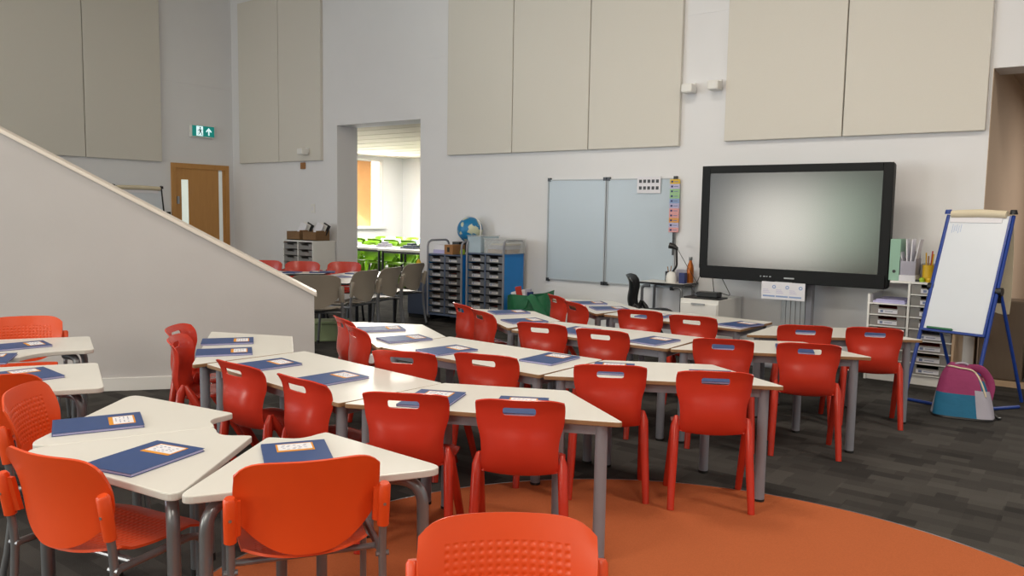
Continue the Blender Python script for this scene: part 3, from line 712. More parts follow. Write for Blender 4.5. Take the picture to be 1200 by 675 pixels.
easel('flipchart_easel', 'dark framed white flipchart easel half hidden behind the stair wall', SN(-11.25, 2.02, 0), YL + 4, False, .74, .95, R(8), .74, 'leg_dark')

# ------------------------------------------------------------------ backpack
bk = thing('backpack', 'magenta, teal and grey backpack on the carpet before the easel', 'backpack', (3.295, 5.72, 0), -26)
def packfn(u, v):
    a = math.pi * (u + 1); cu, su = math.cos(a), math.sin(a)
    sg = lambda t, e: math.copysign(abs(t) ** e, t)
    w = .182 - .045 * v - .05 * v ** 5; d = .115 - .05 * v - .02 * v ** 6
    z = .365 * v - .03 * v ** 4 * cu * cu - .035 * v ** 3 * cu
    return (w * sg(cu, .5) * (1 + .02 * math.sin(7 * a + 5 * v)) - .012 * v + .02 * (1 - v) * cu, d * sg(su, .6) + .05 * v, z + .004)
NU, NVp = 64, 30
pb = MB().shell(packfn, NU, NVp, .006)
def pcol(u, v):
    if v < .05: return 3
    if u > .06 and u < .57: return 1 if v < .47 else 0
    if u >= .57 and u < .66 and v >= .56: return 0
    if u >= .57 and u < .98: return 2 if v < .56 else (1 if v < .80 and u < .85 else 0)
    return 0 if v > .45 else 2
k = 0
for j in range(NVp):
    for i in range(NU):
        pb.m[k] = pb.m[k + 1] = pcol(-1 + 2 * (i + .5) / NU, (j + .5) / NVp); k += 2
for q in range(k, len(pb.m)): pb.m[q] = 0
pb.prism([packfn(-1 + 2 * i / 28, 0)[:2] for i in range(28)], .002, .01, 3)
o0 = len(pb.v); top_ring = [packfn(-1 + 2 * i / 28, 1) for i in range(28)]; cen = sum((Vector(t) for t in top_ring), Vector()) / 28
pb.v += [tuple(t) for t in top_ring] + [(cen.x, cen.y, cen.z + .012)]
for i in range(28): pb.f.append([o0 + i, o0 + (i + 1) % 28, o0 + 28]); pb.m.append(0)
pb.build('body', [M['magenta'], M['teal'], M['lilac'], M['black_pl']], bk, smooth=True, angle=70)
zp = [packfn(.08 + .62 * t / 20, .95) for t in range(21)] + [packfn(.70 + .03 * t / 10, .95 - .5 * t / 10) for t in range(1, 11)]
MB().tube([(p[0], p[1] - .006, p[2] + .004) for p in zp], .006, 8).build('zip', M['cream'], bk, smooth=True)
MB().tube([(-.02 + .05 * math.cos(R(t)), .07, .352 + .03 * math.sin(R(t))) for t in range(0, 181, 15)], .008, 8).build('top_handle', M['lilac'], bk, smooth=True)
stp = MB()
for q in ((.06, 0),):
    pth = bent([(.02, .07, .345), (.10, .04, .36), (.168, .02, .27), (.165, .0, .14)], .07)
    stp.tube(pth, [.03] * (len(pth) - 1) + [.018], 10, 0, .35, 1.0)
stp.build('shoulder_strap', M['magenta'], bk, smooth=True)
MB().tube(bent([(.165, .0, .15), (.185, .02, .06), (.22, .0, .012), (.24, .02, .012)], .04), .009, 8).build('strap_tail', M['black_pl'], bk, smooth=True)

# ------------------------------------------------------------------ chairs
def catmull(K, t):
    n = len(K) - 1; x = min(max(t * n, 0), n - 1e-6); i = int(x); f_ = x - i
    p0, p1, p2, p3 = K[max(i - 1, 0)], K[i], K[i + 1], K[min(i + 2, n)]
    return [.5 * (2 * b + (c - a) * f_ + (2 * a - 5 * b + 4 * c - d) * f_ ** 2 + (-a + 3 * b - 3 * c + d) * f_ ** 3) for a, b, c, d in zip(p0, p1, p2, p3)]
# one-piece polypropylene school chair: y, z, half width, forward curl of the edges, upward curl
KT = [(.188, .350, .150, 0, -.004), (.178, .372, .168, 0, -.004), (.125, .383, .178, 0, .006), (.045, .377, .180, 0, .012), (-.035, .368, .176, 0, .014), (-.105, .364, .164, .004, .014),
      (-.152, .374, .157, .02, .010), (-.182, .416, .155, .034, .004), (-.196, .468, .154, .044, 0), (-.193, .520, .159, .046, 0), (-.184, .575, .174, .044, 0), (-.188, .640, .179, .038, 0), (-.212, .692, .178, .032, 0)]
TS = 5.6 / 12
def titan(u, t):
    y, z, w, cy, cz = catmull(KT, t)
    a = abs(u)
    z2 = z + cz * a ** 2 - (.020 * max(0, (t - .85) / .15) ** 1.5 * a ** 5 if t > .85 else 0) - (.012 * a ** 4 * max(0, 1 - t / .15) if t < .15 else 0)
    y2 = y + cy * a ** 2.2 + (.016 * a ** 8 if t > .5 else 0)
    if t < .42: z2 -= .012 * a ** 8
    return (w * u, y2, z2)
def solid_minus(o, cutter):
    m = o.modifiers.new('b', 'BOOLEAN'); m.object = cutter; m.operation = 'DIFFERENCE'; m.solver = 'EXACT'
    bpy.context.view_layer.update()
    dg = bpy.context.evaluated_depsgraph_get()
    me = bpy.data.meshes.new_from_object(o.evaluated_get(dg))
    o.modifiers.clear(); old = o.data; o.data = me
    me.polygons.foreach_set('use_smooth', [True] * len(me.polygons)); me.set_sharp_from_angle(angle=R(42))
    bpy.data.objects.remove(cutter, do_unlink=True)
def make_titan(m):
    o = thing('school_chair', 'x', 'chair')
    MB().shell(lambda u, v: titan(-u, TS * v), 22, 22, .007).build('seat', M[m], o, smooth=True, angle=50)
    b = MB().shell(lambda u, v: titan(-u, TS + (1 - TS) * v), 26, 26, .007).build('backrest', M[m], o, smooth=True, angle=50)
    sl = MB().vprism([(x, z + .640) for x, z in round_poly([(-.066, -.0165), (.066, -.0165), (.066, .0165), (-.066, .0165)], .013, 5)], -.4, -.08).build('cut', M[m])
    solid_minus(b, sl)
    for sx in (-1, 1):
        MB().tube([(sx * .170, -.105, .445), (sx * .175, -.118, .40), (sx * .181, -.140, .25), (sx * .187, -.165, .12), (sx * .191, -.190, 0)], [.011, .0235, .0225, .021, .019], 12, 0, 1.0, .9).build('leg', M[m], o, smooth=True)
        MB().tube([(sx * .168, -.095, .440), (sx * .173, -.068, .39), (sx * .178, .02, .25), (sx * .182, .10, .12), (sx * .186, .170, 0)], [.011, .0235, .0225, .021, .019], 12, 0, 1.0, .9).build('leg', M[m], o, smooth=True)
    return o
# metal framed chair with dimpled seat and back
def make_frame_chair(m, mb_, ms_, tube, sleeve, name='framed_chair'):
    o = thing(name, 'x', 'chair')
    def bf(u, v):
        a = abs(u); z = .405 + .295 * v
        z += (1 - v) ** 1.5 * .105 * a ** 2.4 - v ** 3 * .04 * a ** 7
        w = .211 + .006 * math.sin(math.pi * v) - .012 * (1 - v)
        y = -.195 - .045 * v + .012 * math.sin(math.pi * v) + .052 * a ** 2
        return (-w * u, y, z)
    MB().shell(bf, 26, 20, .008).build('backrest', [M[mb_], M[m]], o, smooth=True, angle=50).data
    bo_ = o.children[-1]
    fix_faces(bo_, (0, 1, 0))
    def sf(u, v):
        a = abs(u); y = .215 - .40 * v
        w = .205 - .02 * v
        y -= (1 - v) ** 3 * .035 * a ** 4; y += v ** 4 * .075 * a ** 2.6
        z = .385 - .012 * math.sin(math.pi * min(1, v * 1.1)) - .02 * max(0, .15 - v) / .15 + .010 * a ** 2 + .012 * max(0, v - .8) / .2
        return (-w * u, y, z)
    MB().shell(sf, 26, 22, .008).build('seat', [M[ms_], M[m]], o, smooth=True, angle=50)
    fix_faces(o.children[-1], (0, 0, 1))
    for sx in (-1, 1):
        x = sx * .222
        s_ = MB().tube([(x, -.176, .462), (x, -.186, .53), (x, -.196, .592), (x, -.198, .600)], [.0185, .0195, .0195, .014], 14).add(*blade(sx)).build('sleeve', M[sleeve], o, smooth=True)
        sc_ = MB().lathe([(.0, 0), (.005, 0), (.005, .003), (.0, .003)], seg=10).build('screw', M['steel'], s_)
        sc_.matrix_local = Matrix.Translation((x, -.2045, .535)) @ Matrix.Rotation(R(96), 4, 'X')
        p = bent([(x, -.166, .362), (x, .17, .362), (x * 1.02, .20, 0)], .07, 7)
        f_ = MB().tube(p, .0115, 12).build('front_leg', M[tube], o, smooth=True)
        l = MB().tube([(x, -.180, .49), (x, -.170, .42), (x, -.166, .36), (x * 1.005, -.172, .25), (x * 1.02, -.19, .12), (x * 1.03, -.215, 0)], .0125, 12).tube([(x - .02, -.166, .365), (x + .02, -.166, .365)], .009, 8).build('rear_leg', M[tube], o, smooth=True)
        for par, q in ((f_, (x * 1.02, .20)), (l, (x * 1.03, -.215))):
            MB().lathe([(.0, 0), (.016, 0), (.015, .03), (.0, .03)], (q[0], q[1], 0), 12).build('foot_cap', M['foot'], par)
    MB().tube([(-.222, .10, .360), (.222, .10, .360)], .010, 10).tube([(-.222, -.09, .360), (.222, -.09, .360)], .010, 10).build('cross_bars', M[tube], o, smooth=True)
    return o
def blade(sx):
    x0, x1 = sx * .192, sx * .222
    v = [(x0, -.152, .475), (x1, -.170, .470), (x1, -.190, .590), (x0, -.176, .585), (x0, -.166, .475), (x1, -.186, .470), (x1, -.206, .590), (x0, -.190, .585)]
    f_ = [(0, 1, 2, 3), (7, 6, 5, 4), (0, 4, 5, 1), (1, 5, 6, 2), (2, 6, 7, 3), (3, 7, 4, 0)]
    return v, f_
def fix_faces(o, d):
    """material 0 on the side of the shell looking along d, the plain material elsewhere"""
    me = o.data; d = Vector(d)
    bm = bmesh.new(); bm.from_mesh(me); bmesh.ops.recalc_face_normals(bm, faces=bm.faces); bm.to_mesh(me); bm.free()
    for p in me.polygons: p.material_index = 0 if p.normal.dot(d) > .55 else 1
    me.polygons.foreach_set('use_smooth', [True] * len(me.polygons)); me.set_sharp_from_angle(angle=R(50))

RED = make_titan('red'); used_red = False
def red_chair(x, y, yaw, label, group):
    """x, y: where the middle of the backrest stands (0.195 m behind the seat centre)"""
    global used_red
    c = RED if not used_red else copy_tree(RED); used_red = True
    a = R(yaw); place(c, (x - math.sin(a) * .195, y + math.cos(a) * .195, 0), yaw)
    tag(c, label, 'chair', group); return c

# ------------------------------------------------------------------ classroom tables
TH = .60; DQ = .6 * math.sqrt(3) / 2
TRAP = [(-.6, 0), (.6, 0), (.3, DQ), (-.3, DQ)]; RECT = [(-.6, 0), (.6, 0), (.6, .6), (-.6, .6)]
def inset(pts, d):
    c = sum((Vector(p) for p in pts), Vector((0, 0))) / len(pts); out = []
    n = len(pts)
    for i in range(n):
        p = Vector(pts[i]); u = (Vector(pts[i - 1]) - p).normalized(); v = (Vector(pts[(i + 1) % n]) - p).normalized()
        out.append(p + (u + v).normalized() * d / math.sin(u.angle(v) / 2))
    return out
def make_table(pts, name):
    o = thing(name, 'x', 'table')
    MB().prism(round_poly(pts, .018, 4), TH - .020, TH, 0, 1).build('tabletop', [M['laminate'], M['mdf']], o, bevel=.003)
    q = inset(pts, .055); ap = MB()
    for i in range(4):
        a, b = q[i], q[(i + 1) % 4]; d = (b - a).normalized(); nn = Vector((-d.y, d.x)) * .012
        ap.prism([a + nn, a - nn, b - nn, b + nn], TH - .068, TH - .0205)
    ap.build('apron', M['leg'], o)
    for p in q:
        l = MB().tube([(p.x, p.y, .012), (p.x, p.y, TH - .021)], .0255, 18).build('leg', M['leg'], o, smooth=True)
        MB().lathe([(.0, 0), (.0265, 0), (.0265, .014), (.0, .014)], (p.x, p.y, 0), 18).build('foot_cap', M['foot'], l)
    return o
TR0 = make_table(TRAP, 'trapezoid_table'); RC0 = make_table(RECT, 'rectangular_table'); used_t = {}
def table(kind, x, y, yaw, label, group):
    src = TR0 if kind == 't' else RC0
    c = src if kind not in used_t else copy_tree(src); used_t[kind] = 1
    place(c, (x, y, 0), yaw); tag(c, label, 'table', group); return c

# ------------------------------------------------------------------ exercise books
def make_book():
    o = thing('exercise_book', 'x', 'exercise book')
    w, l = .107, .151
    MB().box(-w, w, -l, l, 0, .0012).box(-w - .0015, -w, -l, l, 0, .0105).box(-w, w, -l, l, .0093, .0105).build('cover', M['cover'], o)
    MB().box(-w + .0005, w - .003, -l + .003, l - .003, .0013, .0092).build('pages', M['pages'], o)
    lb = MB().box(-.062, .062, .035, .125, .0106, .0112).build('label', M['amber'], o); lb['label'] = 'orange bordered label'
    k = MB().box(-.056, .056, .050, .119, .0113, .0117)
    for i in range(4):
        for j in range(5):
            if (i * 3 + j) % 4: k.box(-.046 + j * .018 + .004 * (i % 2), -.036 + j * .018 + .004 * (i % 2), .058 + i * .014, .062 + i * .014, .0118, .0120, 1)
    k.build('name_panel', [M['paper'], M['ink']], lb)
    return o
BOOK = make_book(); used_book = False
def book(x, y, yaw, label, group, z=TH):
    global used_book
    c = BOOK if not used_book else copy_tree(BOOK); used_book = True
    place(c, (x, y, z + .0006), yaw); tag(c, label, 'exercise book', group); return c

ROWS = {1: 'row on the orange rug', 2: 'second row from the rug', 3: 'third row from the rug', 4: 'row nearest the screen'}
TAB = {'1a': (-1.84, 4.717, -74), '1b': (-1.173, 3.766, -42.9), '1c': (-.132, 3.232, -11.8),
       '2a': (-1.023, 5.324, -68.6), '2b': (-.319, 4.405, -39.0), '2c': (.752, 3.926, -8.1),
       '3a': (-.209, 6.249, -72.0), '3b': (.481, 5.25, -36.0), '3c': (1.569, 4.799, -8.6),
       '4a': (.545, 7.165, -75.0), '4b': (1.217, 6.186, -40.0), '4c': (2.239, 5.492, -5.8)}
CHAIR = {'1a': [(-2.09, 4.913, -90), (-1.923, 4.506, -81)], '1b': [(-1.331, 3.767, -38), (-.945, 3.455, -40)], '1c': [(-.435, 3.185, -6.5), (.036, 3.095, -5.2)],
         '2a': [(-1.183, 5.447, -60), (-1.018, 5.043, -60)], '2b': [(-.577, 4.15, -14), (-.145, 4.10, -20)], '2c': [(.489, 3.86, -5.5), (.975, 3.739, -6.7)],
         '3a': [(-.42, 6.37, -62), (-.25, 5.965, -62)], '3b': [(.187, 5.32, -24), (.566, 5.058, -26)], '3c': [(1.273, 4.749, -14), (1.75, 4.631, -13.5)],
         '4a': [(.373, 7.199, -70), (.50, 6.65, -66)], '4b': [(.98, 6.14, -24), (1.324, 5.843, -28)], '4c': [(2.014, 5.422, -12), (2.461, 5.358, -17.5)]}
BOOKS = {'1a': [(-1.746, 4.875, -72), (-1.634, 4.505, -71)], '1b': [(-1.285, 4.148, -44), (-.873, 3.832, -42)], '1c': [(-.339, 3.439, -14), (.045, 3.34, -8)],
         '2a': [(-.902, 5.502, -70), (-.686, 5.088, -58)], '2b': [(-.378, 4.684, -48), (.223, 4.459, -36)], '2c': [(.544, 4.20, -12), (1.034, 4.03, -8)],
         '3a': [(-.02, 6.56, -70), (.10, 6.041, -64)], '3b': [(.467, 5.576, -36), (.936, 5.171, -44)], '3c': [(1.386, 5.03, -10), (1.77, 4.94, -16)],
         '4a': [(.712, 7.347, -80), (.853, 6.948, -78)], '4b': [(1.171, 6.464, -38), (1.743, 6.031, -52)], '4c': [(2.099, 5.80, -6), (2.57, 5.70, -12)]}
SEAT_WORD = {'a': ('farther from the rug', 'nearer the rug'), 'b': ('nearer the stair wall', 'nearer the easel'), 'c': ('nearer the stair wall', 'nearer the easel')}
POS = {'a': 'stair-wall end table', 'b': 'middle table', 'c': 'easel end table'}
for k, (x, y, yw) in TAB.items():
    r_ = ROWS[int(k[0])]; p = k[1]
    table('r' if p == 'b' else 't', x, y, yw, 'white-topped %s table with grey legs, %s, %s' % ('rectangular' if p == 'b' else 'trapezoid', POS[p].replace(' table', ' of the') if p != 'b' else 'middle of the', r_) if False else
          'white %s table with tan edge, %s of the %s' % ('rectangular' if p == 'b' else 'trapezoid', {'a': 'stair-wall end', 'b': 'middle', 'c': 'easel end'}[p], r_), 'white tables in four bent rows')
    for i in (0, 1):
        cx, cy, ca = CHAIR[k][i]
        red_chair(cx, cy, ca, 'red plastic chair, %s, %s, %s' % (POS[p], r_, SEAT_WORD[p][i]), 'red chairs at the four table rows')
        bx, by, ba = BOOKS[k][i]
        book(bx, by, ba, 'blue exercise book, %s, %s, %s' % (POS[p], r_, SEAT_WORD[p][i]), 'blue exercise books on the tables')

# ------------------------------------------------------------------ rug
rg = MB().prism([(1.775 * math.cos(R(a)), 1.775 * math.sin(R(a))) for a in range(0, 360, 3)], 0.0005, .002).build('round_rug', M['rug'])
place(rg, (.523, 2.42, 0)); tag(rg, 'large round orange carpet area set in the dark floor', 'rug')
e = MB(); n = 120
for i in range(n):
    a, b = 2 * math.pi * i / n, 2 * math.pi * (i + 1) / n
    q = [(r_ * math.cos(t), r_ * math.sin(t)) for r_, t in ((1.775, a), (1.783, a), (1.783, b), (1.775, b))]
    e.prism(q, .0005, .0024)
e.build('edging', M['steel'], rg)

# ------------------------------------------------------------------ wedge tables with metal framed chairs
def wedge_pts(rl=.05, rr=.05, h0=.405, h1=.405):
    outer = round_poly([(-h0, 0), (h1, 0), (.108, .55), (-.108, .55)], [rl, rr, .02, .02], 8)
    n6 = 9
    return outer[:3 * n6] + [(.085 * (1 - 2 * t), .55 - .045 * math.sin(math.pi * t)) for t in (.1, .25, .4, .5, .6, .75, .9)] + outer[3 * n6:]
def make_wedge(pts, legs, name='wedge_table'):
    o = thing(name, 'x', 'table')
    MB().prism(pts, TH - .024, TH, 0, 1).build('tabletop', [M['laminate'], M['wedge_edge']], o, bevel=.004)
    for (ix, iy, lx, ly) in legs:
        l = MB().tube(bent([(ix, iy, TH - .048), (lx, ly, TH - .048), (lx * 1.01, ly, .02)], .085, 8), .0195, 14).build('leg', M['tube'], o, smooth=True)
        MB().lathe([(.0, 0), (.022, 0), (.021, .03), (.0, .03)], (lx * 1.01, ly, 0), 14).build('foot_cap', M['foot'], l)
    return o
WL = [(-.12, .18, -.33, .045), (.12, .18, .33, .045), (-.02, .3, -.07, .46), (.02, .3, .07, .46)]
for x, y, ang, rl, rr, h0, h1, lb in ((-1.302, 2.42, -29.9, .075, .04, .43, .405, 'white wedge table of the half ring, the middle one between two orange chairs'), (-.567, 2.36, 22.5, .04, .05, .415, .405, 'white wedge table of the half ring, the one nearest the orange rug'), (-1.668, 3.06, -90, .05, .085, .405, .425, 'white wedge table of the half ring, nearest the stair wall')):
    c = make_wedge(wedge_pts(rl, rr, h0, h1), WL); place(c, (x, y, 0), ang); tag(c, lb, 'table', 'white wedge tables in half rings')
book(-1.55, 2.95, -61, 'blue exercise book on the half-ring wedge table nearest the stair wall', 'blue exercise books on the tables')
book(-1.19, 2.55, -22.9, 'thick blue exercise book on the middle wedge table of the half ring', 'blue exercise books on the tables')
book(-.706, 2.601, 20.5, 'blue exercise book on the wedge table nearest the orange rug', 'blue exercise books on the tables')
# second group of wedge tables at the left edge
pa = [(-3.35, 4.75), (-2.67, 5.015), (-2.405, 4.56)] + [tuple(p) for p in arc_pts((-2.44, 4.52), (-2.66, 4.47), (-2.66, 4.27), 8)] + [(-3.15, 4.04)]
pa = round_poly(pa, [0, .03, .03] + [0] * 9 + [0], 4)
t1 = make_wedge(pa, [(-2.75, 4.7, -2.62, 4.86), (-2.6, 4.6, -2.50, 4.55), (-3.1, 4.6, -3.25, 4.68)])
tag(t1, 'white wavy-edged table at the photo edge, closer to the stair wall', 'table', 'white wedge tables in half rings')
pb_ = round_poly([(-2.95, 3.86), (-2.18, 4.165), (-1.845, 3.575), (-2.65, 3.27)], .04, 5)
t2 = make_wedge(pb_, [(-2.3, 3.9, -2.24, 4.06), (-2.2, 3.7, -1.98, 3.63), (-2.5, 3.5, -2.62, 3.36), (-2.75, 3.75, -2.82, 3.82)])
tag(t2, 'white table at the photo edge in front of an orange chair back', 'table', 'white wedge tables in half rings')
book(-2.86, 4.59, -158 + 90 + 22, 'open-tilted blue exercise book on the wavy table by the stair wall', 'blue exercise books on the tables')
book(-2.76, 4.17, 22, 'blue exercise book cut by the photo edge on the wavy table', 'blue exercise books on the tables')
book(-2.32, 3.80, 48, 'blue exercise book half hidden behind the big orange chair back', 'blue exercise books on the tables')

ORG = make_frame_chair('orange', 'orange_back', 'orange_seat', 'tube', 'orange'); used_o = False
def orange_chair(x, y, yaw, label):
    global used_o
    c = ORG if not used_o else copy_tree(ORG); used_o = True
    a = R(yaw); place(c, (x - math.sin(a) * .195, y + math.cos(a) * .195, 0), yaw); tag(c, label, 'chair', 'orange metal framed chairs'); return c
orange_chair(-1.36, 2.31, -24.5, 'orange framed chair seen from behind at the middle wedge table')
orange_chair(-.587, 2.29, 20.5, 'orange framed chair seen from behind at the wedge table nearest the rug')
orange_chair(.0, 1.835, 182.5, 'orange chair with dimpled back facing the camera, in front of the rug')
orange_chair(-1.925, 3.12, -80, 'orange chair with its dimpled back edge-on, at the wedge table by the stair wall')
orange_chair(-2.25, 3.375, 18, 'orange framed chair cut by the photo edge, back to the camera')
orange_chair(-3.15, 5.14, -158, 'orange chair facing the camera against the stair wall')

# ------------------------------------------------------------------ grey chairs and dark framed tables further back
GRY = make_frame_chair('grey_pl', 'grey_pl', 'grey_pl', 'tube', 'grey_pl')
def grey_chair(x, y, yaw, label, src):
    a = R(yaw); s = 1.13; src.scale = (s, s, s); place(src, (x - math.sin(a) * .195 * s, y + math.cos(a) * .195 * s, 0), yaw); tag(src, label, 'chair', 'grey chairs beyond the stair wall')
G2c, G3c, G4c = copy_tree(GRY), copy_tree(GRY), copy_tree(GRY)
grey_chair(-1.91, 7.75, 10, 'grey chair directly behind the end of the stair wall', GRY)
grey_chair(-1.55, 8.50, 66, 'grey chair along the dark framed table, next to the stair-wall end chair', G2c)
grey_chair(-1.36, 9.02, 69, 'grey chair along the dark framed table, nearer the low cupboard', G3c)
grey_chair(-1.19, 9.75, 66, 'grey chair at the far corner of the dark framed table, by the slate cupboard', G4c)
def dark_table(label, pts, legs, z=.65):
    o = thing('dark_framed_table', label, 'table', (0, 0, 0))
    MB().prism(round_poly(pts, .03, 4), z - .022, z, 0, 1).build('tabletop', [M['laminate'], M['black_pl']], o)
    for ix, iy, lx, ly in legs:
        MB().tube(bent([(ix, iy, z - .05), (lx, ly, z - .05), (lx, ly, 0)], .08), .019, 12).build('leg', M['leg_dark'], o, smooth=True)
    return o
dark_table('white-topped dark legged table with grey chairs along its side', [(-2.42, 8.62), (-1.74, 8.42), (-1.40, 10.2), (-2.02, 10.1)], [(-2.1, 8.8, -2.3, 8.68), (-1.95, 8.7, -1.82, 8.52), (-1.6, 9.9, -1.49, 10.1), (-1.85, 9.85, -1.95, 10.0), (-1.8, 9.3, -1.66, 9.28)])
dark_table('white-topped dark table with red chairs behind it, past the stair wall', [(-3.6, 9.33), (-2.28, 9.63), (-2.28, 10.0), (-3.6, 9.85)], [(-3.2, 9.6, -3.4, 9.45), (-2.5, 9.8, -2.35, 9.70), (-2.5, 9.85, -2.35, 9.92), (-3.2, 9.7, -3.4, 9.82)])
for x, y, a, lb in ((-2.02, 9.25, 40, 'blue book on the dark framed table, second from the grey chairs'), (-1.86, 9.75, 70, 'blue book on the dark framed table, far end'), (-2.12, 8.78, 20, 'blue book on the dark framed table, near corner'),
                    (-2.75, 9.75, 80, 'blue book on the red-chaired table, beside its middle'), (-2.35, 9.88, 100, 'blue book on the red-chaired table, end nearer the opening'), (-3.15, 9.62, 85, 'blue book on the red-chaired table, close to the stair wall')):
    book(x, y, a, lb, 'blue books on the dark framed tables', .65)
RD2 = make_frame_chair('red', 'red', 'red', 'leg_dark', 'red'); rs = [RD2, copy_tree(RD2), copy_tree(RD2), copy_tree(RD2)]
for c, (x, y, yw, lb) in zip(rs, ((-2.17, 10.32, 170, 'red rounded chair back at the table, under the wicker baskets'), (-2.70, 10.28, 175, 'red rounded chair back at the table, below the white trays'), (-3.21, 10.35, 178, 'red rounded chair back at the table, next to the sloping cap'), (-3.74, 10.3, 180, 'red rounded chair back mostly hidden by the stair wall'))):
    a = R(yw); s = 1.08; c.scale = (s, s, s); place(c, (x - math.sin(a) * .2, y + math.cos(a) * .2, 0), yw); tag(c, lb, 'chair', 'red rounded chairs behind the stair wall')
gt = thing('green_tub', 'pale green tub on the floor under the grey chair', 'tub', (-2.02, 8.72, 0), 12)
MB().box(-.22, .22, -.14, .14, 0, .19).build('body', M['green_tub'], gt, bevel=.01); MB().box(-.23, .23, -.15, .15, .19, .215).build('lid', M['green_tub'], gt, bevel=.005)
# drawer unit with wicker baskets
du = thing('drawer_unit', 'white unit of clear drawers against the wall below the baskets', 'drawer unit', SN(-9.78, .45, 0), YW)
MB().box(-.35, -.33, 0, .42, 0, .94).box(.33, .35, 0, .42, 0, .94).box(-.01, .01, 0, .44, .04, .94).box(-.35, .35, -.004, .44, .94, .96).box(-.33, .33, .405, .42, 0, .94).box(-.33, .33, 0, .43, 0, .05).build('body', M['unit_white'], du)
for i in range(9):
    for a, b in ((-.325, -.015), (.015, .325)): tray(du, a, b, .06 + i * .097, .078, .38, 'tray', False)
def basket(label, s, paper_a):
    o = thing('wicker_basket', label, 'basket', SN(s, .25, .96), YW)
    w, d, hh, t = .15, .13, .13, .012
    MB().box(-w, w, -d, -d + t, 0, hh).box(-w, w, d - t, d, 0, hh + .03).box(-w, -w + t, -d + t, d - t, 0, hh).box(w - t, w, -d + t, d - t, 0, hh + .02).box(-w, w, -d, d, 0, t).build('body', M['wicker'], o)
    for i, (x, y, rot, c) in enumerate(((.02, -.05, .3, 'paper'), (.03, .0, .34, 'unit_white'), (.05, .04, .38, 'leg_dark'))):
        q = MB().box(-.075, .075, -.006, .006, 0, .25).build('papers', M[c], o); q.location = (x, y, .02); q.rotation_euler = (-.25, rot, 0)
basket('brown wicker basket of papers on the drawer unit, with white tag', -9.98, .2)
wb2 = basket('brown wicker basket of papers on the drawer unit, nearest the opening', -9.60, .3)
# teacher's chair
BLK = make_titan('black_pl'); s = 1.17; BLK.scale = (s, s, s); BLK.name = 'teacher_chair'
P_ = SN(-3.80, .66); place(BLK, P_, -108); tag(BLK, 'black plastic chair with slotted back at the small desk', 'chair')

# ------------------------------------------------------------------ far bright room
FT = None
def far_table(label, s, n, w=1.5):
    o = thing('far_table', label, 'table', SN(s, n, 0), YW, 'tables in the bright far room')
    MB().box(-w / 2, w / 2, -.35, .35, .70, .74, 0).build('tabletop', M['laminate'], o, bevel=.004)
    for x in (-w / 2 + .08, w / 2 - .08):
        for y in (-.29, .29): MB().tube([(x, y, 0), (x, y, .70)], .024, 10).build('leg', M['leg_dark'], o, smooth=True)
    MB().box(-w / 2 + .06, w / 2 - .06, -.3, -.27, .66, .70).build('rail', M['leg_dark'], o)
far_table('far room table seen through the opening, nearest the shaded reveal', -11.55, -2.55)
far_table('far room table seen through the opening, close to the tray trolley side', -9.98, -2.42)
far_table('far room table in the second row, under the window', -13.3, -4.6)
far_table('far room table in the second row, near the back corner', -11.6, -4.5)
GRN = make_titan('green_pl'); used_g = False
def green_chair(s, n, yaw, label):
    global used_g
    c = GRN if not used_g else copy_tree(GRN); used_g = True
    k = 1.2; c.scale = (k, k, k); place(c, SN(s, n), YW + yaw); tag(c, label, 'chair', 'green chairs in the bright far room')
gn = ['first', 'second', 'third', 'fourth', 'fifth', 'sixth', 'seventh', 'eighth']
for i in range(7): green_chair(-12.3 + i * .5, -2.75, 180, 'bright green chair behind the far room front tables, %s from the reveal' % gn[i])
for i in range(6): green_chair(-13.7 + i * .5, -4.85, 180 , 'lime green chair behind the far room second tables, %s from the window' % gn[i])
for i in range(5): green_chair(-13.6 + i * .5, -3.95, 0, 'lime green chair before the far room second tables, %s from the window' % gn[i])
for s_, n_, m_, w_, lb in ((-11.9, -2.5, 'paper', .2, 'white papers spread on the far front table near the reveal'), (-11.1, -2.6, 'lilac', .12, 'pale grey pile on the far front table'), (-10.3, -2.5, 'slate', .16, 'dark blue bag lying on the far front table'), (-9.75, -2.4, 'foot', .14, 'black bag on the far front table beside the wall edge'),
                         (-13.0, -4.6, 'paper', .25, 'bright white paper pile on the far second table'), (-11.9, -4.5, 'bluec', .2, 'blue and white papers on the far second table')):
    o = MB().box(-w_, w_, -.12, .12, 0, .03).box(-w_ * .7, w_ * .8, -.1, .13, .03, .06).box(-w_ * .3, w_ * .4, -.06, .09, .06, .10).build('table_clutter', M[m_], None, bevel=.01)
    tag(o, lb, 'papers'); wallobj(o, s_, n_, .74, rnd.uniform(-20, 20))

